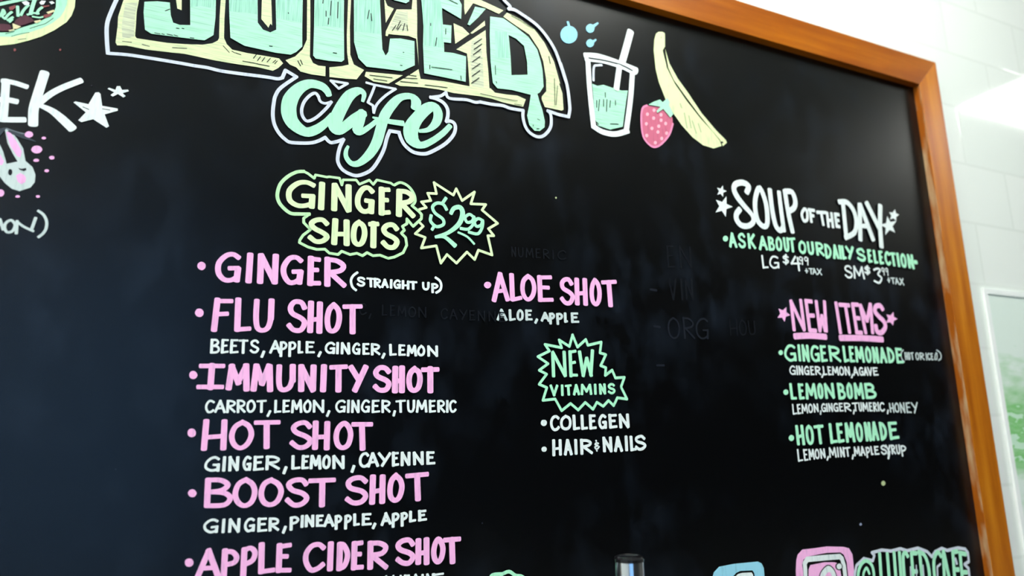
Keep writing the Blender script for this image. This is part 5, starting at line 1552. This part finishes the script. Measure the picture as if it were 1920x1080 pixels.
('p',6,0,[[1800,1073,1800,1071,1798,1070,1796,1071,1795,1073,1795,1075,1797,1076,1799,1075]])]),
('erased_lettering','faint dark ghost of an erased word',None,-1,[
('s',5,0,0,45,[3550,2084,3550,1982]),
('s',5,0,0,34,[3546,2085,3583,2087]),
('s',5,0,0,34,[3550,2037,3577,2042]),
('s',5,0,0,33,[3547,1983,3587,1988]),
('s',5,0,0,45,[3623,2093,3624,1985]),
('s',5,0,0,43,[3624,2091,3684,1993]),
('s',5,0,0,46,[3684,2093,3684,1995])]),
('erased_lettering','faint dark ghost of an erased word',None,-1,[
('s',5,0,0,51,[3547,1922,3567,1826]),
('s',5,0,0,52,[3567,1827,3587,1926]),
('s',5,0,0,52,[3619,1928,3619,1830]),
('s',5,0,0,52,[3645,1931,3645,1834]),
('s',5,0,0,51,[3645,1932,3681,1838]),
('s',5,0,0,53,[3680,1936,3681,1835])]),
('erased_lettering','faint dark ghost of an erased word',None,-1,[
('s',6,0,1,44,[3558,1738,3535,1720,3527,1686,3536,1654,3557,1643,3580,1657,3590,1693,3580,1724,3559,1738]),
('s',6,0,0,51,[3617,1743,3618,1646]),
('s',6,0,1,42,[3614,1739,3648,1740,3671,1721,3660,1701,3619,1692]),
('s',6,0,0,46,[3624,1694,3675,1648]),
('s',6,0,1,44,[3758,1733,3739,1745,3713,1736,3692,1709,3692,1672,3711,1651,3734,1651,3755,1663]),
('s',6,0,0,39,[3729,1689,3759,1690]),
('s',6,0,0,53,[3757,1691,3753,1651])]),
('erased_lettering','faint dark ghost of an erased word',None,-1,[
('s',5,0,0,39,[3897,1754,3897,1672]),
('s',5,0,0,39,[3939,1752,3939,1675]),
('s',5,0,0,29,[3897,1704,3938,1709]),
('s',5,0,1,35,[3976,1753,3961,1737,3955,1711,3961,1686,3976,1678,3992,1689,3998,1717,3991,1740,3977,1749]),
('s',5,0,1,35,[4014,1750,4016,1708,4021,1687,4033,1683,4049,1690,4054,1713]),
('s',5,0,0,40,[4052,1750,4053,1711])]),
('erased_lettering','faint dark ghost of an erased word',None,-1,[
('s',6,0,0,54,[3439,1866,3472,1864])]),
('erased_lettering','faint dark ghost of an erased word',None,-1,[
('s',6,0,0,53,[3448,1693,3481,1691])]),
('erased_lettering','faint dark ghost of an erased word',None,-1,[
('s',6,0,0,52,[3451,1514,3489,1515])]),
('erased_lettering','faint dark ghost of an erased word',None,-1,[
('s',5,0,0,30,[2733,1997,2733,1957]),
('s',5,0,0,29,[2732,1998,2749,1957]),
('s',5,0,0,30,[2749,1998,2749,1957]),
('s',5,0,1,26,[2763,1998,2764,1975,2767,1962,2773,1959,2781,1963,2784,1976]),
('s',5,0,0,30,[2784,1999,2784,1975]),
('s',5,0,0,30,[2803,2000,2800,1960]),
('s',5,0,0,29,[2803,1999,2816,1971]),
('s',5,0,0,29,[2815,1971,2828,2000]),
('s',5,0,0,30,[2827,2000,2832,1961]),
('s',5,0,0,30,[2848,2001,2848,1962]),
('s',5,0,0,23,[2847,2000,2866,2002]),
('s',5,0,0,23,[2849,1983,2862,1985]),
('s',5,0,0,23,[2847,1963,2868,1964]),
('s',5,0,0,31,[2884,2002,2884,1963]),
('s',5,0,1,25,[2883,2002,2897,2002,2907,1996,2902,1986,2885,1982]),
('s',5,0,0,27,[2887,1983,2910,1965]),
('s',5,0,0,31,[2930,2003,2930,1965]),
('s',5,0,1,26,[2993,1999,2983,2006,2967,2001,2956,1990,2956,1976,2968,1967,2982,1968,2995,1974])]),
('erased_lettering','faint dark ghost of an erased word',None,-1,[
('s',5,0,1,25,[2114,1703,2109,1710,2098,1707,2091,1695,2091,1682,2098,1670,2108,1671,2116,1677]),
('s',5,0,0,28,[2134,1673,2128,1656]),
('s',5,0,0,29,[2179,1710,2179,1671]),
('s',5,0,0,22,[2179,1671,2196,1673]),
('s',5,0,0,30,[2211,1710,2211,1671]),
('s',5,0,0,22,[2210,1709,2226,1710]),
('s',5,0,0,22,[2211,1692,2223,1693]),
('s',5,0,0,22,[2210,1671,2228,1673]),
('s',5,0,0,30,[2243,1710,2241,1672]),
('s',5,0,0,29,[2243,1710,2255,1682]),
('s',5,0,0,29,[2256,1682,2267,1710]),
('s',5,0,0,30,[2267,1710,2271,1671]),
('s',5,0,1,26,[2297,1709,2287,1703,2284,1689,2287,1676,2296,1671,2306,1677,2310,1692,2306,1704,2297,1710]),
('s',5,0,0,30,[2324,1710,2325,1671]),
('s',5,0,0,28,[2325,1710,2351,1672]),
('s',5,0,0,31,[2351,1711,2352,1672]),
('s',5,0,1,26,[2442,1705,2435,1711,2425,1708,2417,1697,2418,1682,2425,1672,2434,1672,2442,1678]),
('s',5,0,0,31,[2454,1671,2467,1711]),
('s',5,0,0,30,[2467,1711,2483,1672]),
('s',5,0,0,23,[2460,1685,2478,1685]),
('s',5,0,0,29,[2495,1711,2510,1692]),
('s',5,0,0,30,[2525,1711,2505,1672]),
('s',5,0,0,32,[2539,1711,2540,1673]),
('s',5,0,0,24,[2538,1709,2559,1711]),
('s',5,0,0,24,[2538,1693,2555,1693]),
('s',5,0,0,24,[2537,1672,2562,1674]),
('s',5,0,0,32,[2576,1710,2576,1672]),
('s',5,0,0,30,[2576,1710,2602,1672]),
('s',5,0,0,32,[2602,1711,2603,1673]),
('s',5,0,0,32,[2623,1710,2624,1673]),
('s',5,0,0,30,[2623,1711,2649,1674]),
('s',5,0,0,33,[2650,1712,2650,1673]),
('s',5,0,0,33,[2671,1712,2672,1673]),
('s',5,0,0,25,[2670,1711,2693,1711]),
('s',5,0,0,24,[2671,1693,2689,1694]),
('s',5,0,0,24,[2670,1672,2696,1675])])]

COL = dict(pink='fdb8e8', pinkpale='f6b4c4', white='e8f1f0', greywhite='ccd9d8', lavender='d4dae6', lavenderdim='8890a8', mint='b0f2cc', mintfill='b4f0d0', mintthin='aeeace', yellowthin='dbe3c0', yellow='e4f0b8', yellow2='dff3c0', yellowfill='e2ecba', yellowdim='b4c090',
           lime='c2efb8', blue='98d6ec', berry='d06a86', berrypink='ee8fb8', maroon='58303c', rust='8e4c4c', cream='e6dcae')
DIM = dict(board=(.0018, .0021, .0026), ghost=(.0050, .0064, .0098), ghost2=(.0105, .013, .020), smear=(.16, .19, .22), smear2=(.035, .046, .06))
def ink(name):
    if name in DIM:
        m = mat('ink_' + name, DIM[name], .3, 0, .34); return m
    c = lin(COL[name]); m = mat('ink_' + name, c, .62, 0, .25)
    k = .80 if name not in ('mintfill', 'yellowfill') else .70
    d = (c[0] * k, c[1] * (k + .03), c[2] * (k + .04), 1)
    if name == 'mintfill': rp = noise_mix(m, d, c, (16, 1, 420), 1.0, .34, .54, 4)
    elif name == 'yellowfill': rp = noise_mix(m, d, c, (24, 1, 400), 1.0, .34, .54, 4, (0, .2, 0))
    elif name == 'mintthin': rp = noise_mix(m, (c[0] * .55, c[1] * .62, c[2] * .66, 1), c, (330, 1, 14), 1.0, .30, .62, 4)
    elif name == 'yellowthin': rp = noise_mix(m, (c[0] * .5, c[1] * .5, c[2] * .55, 1), c, (20, 1, 330), 1.0, .30, .62, 4, (0, .9, 0))
    else: rp = noise_mix(m, d, c, (170, 1, 30), 1.0, .30, .48, 4)
    return m
INKM = [ink(k) for k in INKS]
def catmull(p, w, k=4):
    out, ow = [], []
    for i in range(len(p) - 1):
        a, b_, c, d = p[max(i - 1, 0)], p[i], p[i + 1], p[min(i + 2, len(p) - 1)]
        if (p[0] - p[-1]).length < 1e-6:
            if i == 0: a = p[-2]
            if i == len(p) - 2: d = p[1]
        for s in range(k):
            t = s / k
            out.append(.5 * ((2 * b_) + (c - a) * t + (2 * a - 5 * b_ + 4 * c - d) * t * t + (3 * b_ - a - 3 * c + d) * t ** 3)); ow.append(w[i] + (w[i + 1] - w[i]) * t)
    return out + [p[-1]], ow + [w[-1]]
def V2(a): return [Vector((-3.0 + a[i] * .0005, 1.0 + a[i + 1] * .0005)) for i in range(0, len(a), 2)]
CAPS = [(0, .5), (.2, .5), (.36, .38), (.42, .14), (.42, -.14), (.36, -.38), (.2, -.5), (0, -.5)]
STEP = 6e-6                        # every pass of the marker lies a few microns above the one before
def add_stroke(bm, pts, ws, y, mi):
    """one marker stroke as ribbons with blunt ends; returns the height reached"""
    p2, w2 = [pts[0]], [ws[0]]
    for p, w in zip(pts[1:], ws[1:]):
        if (p - p2[-1]).length > 2e-4: p2.append(p); w2.append(w)
    if len(p2) == 1: p2.append(p2[0] + Vector((1e-4, 0))); w2.append(w2[0])
    n = len(p2); dirs = [(p2[i + 1] - p2[i]).normalized() for i in range(n - 1)]
    closed = n > 3 and (p2[0] - p2[-1]).length < 4e-4
    def face(vs_): bm.faces.new(vs_).material_index = mi
    def loop(pp):
        nonlocal y
        y -= STEP; face([bm.verts.new((q.x, y, q.y)) for q in pp])
    cut = [0] + [i for i in range(1, n - 1) if dirs[i - 1].dot(dirs[i]) < .78] + [n - 1]
    for a, b_ in zip(cut, cut[1:]):
        prev = None
        for i in range(a, b_ + 1):
            d = dirs[i] if i == a else dirs[i - 1] if i == b_ else (dirs[i - 1] + dirs[i]).normalized()
            if closed and len(cut) == 2 and i in (0, n - 1): d = (dirs[0] + dirs[-1]).normalized()
            q = Vector((-d.y, d.x)) * (w2[i] / 2); y -= STEP
            cur = (bm.verts.new((p2[i].x + q.x, y, p2[i].y + q.y)), bm.verts.new((p2[i].x - q.x, y, p2[i].y - q.y)))
            if prev: face((prev[0], prev[1], cur[1], cur[0]))
            prev = cur
        if b_ < n - 1: loop([p2[b_] + Vector((math.cos(k * math.pi / 6), math.sin(k * math.pi / 6))) * (w2[b_] / 2) for k in range(12)])
    if not (closed and len(cut) == 2):
        for p, d, w in ((p2[0], -dirs[0], w2[0]), (p2[-1], dirs[-1], w2[-1])):
            q = Vector((-d.y, d.x)); loop([p + d * cx * w + q * cy * w for cx, cy in CAPS])
    return y
def add_poly(bm, loops, y, mi):
    flat = [p for lp in loops for p in lp]; vs_ = [bm.verts.new((p.x, y, p.y)) for p in flat]
    for t in tessellate_polygon([[Vector((p.x, p.y, 0)) for p in lp] for lp in loops]):
        if len(set(t)) == 3:
            try: bm.faces.new([vs_[i] for i in t]).material_index = mi
            except ValueError: pass
built = []
for name, label, par, lay, marks in MARKS:
    bm = bmesh.new(); used = []
    y = -BT - .0012 - lay * .0008
    for mk in sorted(marks, key=lambda q: q[2]):
        mi = used.index(mk[1]) if mk[1] in used else (used.append(mk[1]) or len(used) - 1)
        y -= STEP
        if mk[0] == 'p': add_poly(bm, [V2(lp) for lp in mk[3]], y, mi)
        else:
            p = V2(mk[5]); w = mk[4]
            ws = [x * .0001 for x in w] if isinstance(w, list) else [w * .0001] * len(p)
            if mk[3] and len(p) > 2: p, ws = catmull(p, ws)
            y = add_stroke(bm, p, ws, y, mi)
    if not marks:
        o = bpy.data.objects.new(name, None); C.objects.link(o); o.parent = board; o['label'] = label; built.append(o); continue
    for f_ in bm.faces:
        f_.normal_update()
        if f_.normal.y > 0: f_.normal_flip()
    bm.transform(Matrix.Translation(-Vector(BO)))
    me = bpy.data.meshes.new(name); bm.to_mesh(me); bm.free()
    for i in used: me.materials.append(INKM[i])
    o = bpy.data.objects.new(name, me); C.objects.link(o); o.parent = built[par] if par is not None else board; o['label'] = label
    built.append(o)

# ------------------------------------------------------------------ poster on the wall
PX0, PX1, PZ0, PZ1 = -.024, .60, 1.16, 2.032
PO = (PX0 / 2 + PX1 / 2, 0, PZ0)
poster = thing('poster', 'white edged poster fading from pale to green on the wall right of the chalkboard', 'poster', PO)
M_PEDGE = mat('poster_white_border', lin('f2f8f4'), .35); noise_mix(M_PEDGE, lin('f6fbf8'), lin('fbfdfb'), (1, 1, 1), 12, .4, .6)
def poster_mat():
    m = mat('green_poster_print', lin('dcebe2'), .3, 0, .4); n, l, b = nodes(m)
    tc = n.new('ShaderNodeTexCoord'); sp = n.new('ShaderNodeSeparateXYZ'); l.new(tc.outputs['Object'], sp.inputs[0])
    mp = n.new('ShaderNodeMapping'); mp.inputs['Scale'].default_value = (7, 1, 26); mp.inputs['Rotation'].default_value = (0, -.38, 0); l.new(tc.outputs['Object'], mp.inputs[0])
    nz = n.new('ShaderNodeTexNoise'); nz.inputs['Scale'].default_value = 1.6; nz.inputs['Detail'].default_value = 5; l.new(mp.outputs[0], nz.inputs['Vector'])
    # height profile of the green: none at the top, streaky, full, then pale again at the foot
    cv = n.new('ShaderNodeFloatCurve'); c = cv.mapping.curves[0]
    for x_, y_ in ((.18, .30), (.33, .42), (.42, .98), (.55, .95), (.66, .62), (.75, .46), (.85, .25)): c.points.new(x_, y_)
    c.points[0].location = (0, .25); c.points[-1].location = (1, .05); cv.mapping.update()
    mr = n.new('ShaderNodeMapRange'); mr.inputs[1].default_value = 0; mr.inputs[2].default_value = PZ1 - PZ0; l.new(sp.outputs['Z'], mr.inputs[0]); l.new(mr.outputs[0], cv.inputs['Value'])
    ad = n.new('ShaderNodeMath'); ad.operation = 'ADD'; l.new(cv.outputs[0], ad.inputs[0]); l.new(nz.outputs['Fac'], ad.inputs[1])
    rp = n.new('ShaderNodeValToRGB'); e = rp.color_ramp.elements; e[0].position = .86; e[0].color = lin('e6f3ea'); e[1].position = 1.3; e[1].color = lin('7cc872')
    x = e.new(1.0); x.position = .97; x.color = lin('cdeed4')
    mm = n.new('ShaderNodeMath'); mm.operation = 'MULTIPLY'; mm.inputs[1].default_value = .66; l.new(ad.outputs[0], mm.inputs[0])
    e[0].position = .6; x.position = .70; e[-1].position = .82
    l.new(mm.outputs[0], rp.inputs[0]); l.new(rp.outputs[0], b.inputs['Base Color'])
    return m
bm = bmesh.new()
for a in ((PX0, PX1, PZ1 - .016, PZ1), (PX0, PX1, PZ0, PZ0 + .016), (PX0, PX0 + .018, PZ0 + .016, PZ1 - .016), (PX1 - .018, PX1, PZ0 + .016, PZ1 - .016)): box(bm, a[0], a[1], -.008, -.001, a[2], a[3])
part('poster_border', bm, M_PEDGE, poster, PO, label='white border')
bm = bmesh.new(); box(bm, PX0 + .012, PX1 - .012, -.005, -.0015, PZ0 + .012, PZ1 - .012); part('poster_print', bm, poster_mat(), poster, PO, label='print fading from pale sky to green grass')

# ------------------------------------------------------------------ counter and chrome post in front of the board
M_COUNTER = mat('pale_counter_laminate', (.55, .56, .55), .5); noise_mix(M_COUNTER, (.16, .165, .165, 1), (.21, .215, .215, 1), (1, 1, 1), 60, .4, .6)
M_CAB = mat('dark_cabinet', (.02, .018, .016), .5); noise_mix(M_CAB, (.016, .014, .012, 1), (.024, .021, .019, 1), (1, 8, 1), 8, .4, .6)
CO = (-1.6, -.3, 0)
ct = thing('back_counter', 'grey counter running along the wall under the chalkboard', 'counter', CO)
bm = bmesh.new(); box(bm, -3.6, .6, -.6, -.002, .86, .9); bevel(bm, .004); part('worktop', bm, M_COUNTER, ct, CO)
bm = bmesh.new(); box(bm, -3.58, .58, -.56, -.004, .08, .86); box(bm, -3.58, .58, -.5, -.004, 0, .08); part('cabinet_body', bm, M_CAB, ct, CO)
PXC, PYC, PZT, PR = -1.566, -.3, 1.407, .0236
M_CHROME = mat('polished_chrome', (.78, .8, .84), .13, 1.0); M_CAPM = mat('black_glossy_cap', (.006, .006, .008), .12)
noise_mix(M_CHROME, (.74, .76, .80, 1), (.82, .84, .88, 1), (1, 1, .2), 30, .4, .6); noise_mix(M_CAPM, (.005, .005, .007, 1), (.008, .008, .01, 1), (1, 1, 1), 30, .4, .6)
QO = (PXC, PYC, .9)
pt = thing('chrome_post', 'shiny chrome post with a black cap standing in front of the chalkboard', 'post', QO)
bm = bmesh.new(); lathe(bm, [(.05, .9), (.05, .908), (.046, .914), (PR + .003, .918), (PR, .925), (PR, PZT - .006)], PXC, PYC); o = part('post_tube', bm, M_CHROME, pt, QO, True, 'chrome tube')
o.data.set_sharp_from_angle(angle=.6)
bm = bmesh.new(); lathe(bm, [(PR + .0006, PZT - .006), (PR + .0008, PZT - .001), (PR - .001, PZT + .0015), (PR - .004, PZT + .0025), (PR - .007, PZT + .001)], PXC, PYC); o = part('post_cap', bm, M_CAPM, pt, QO, True, 'black cap')
o.data.set_sharp_from_angle(angle=.6)
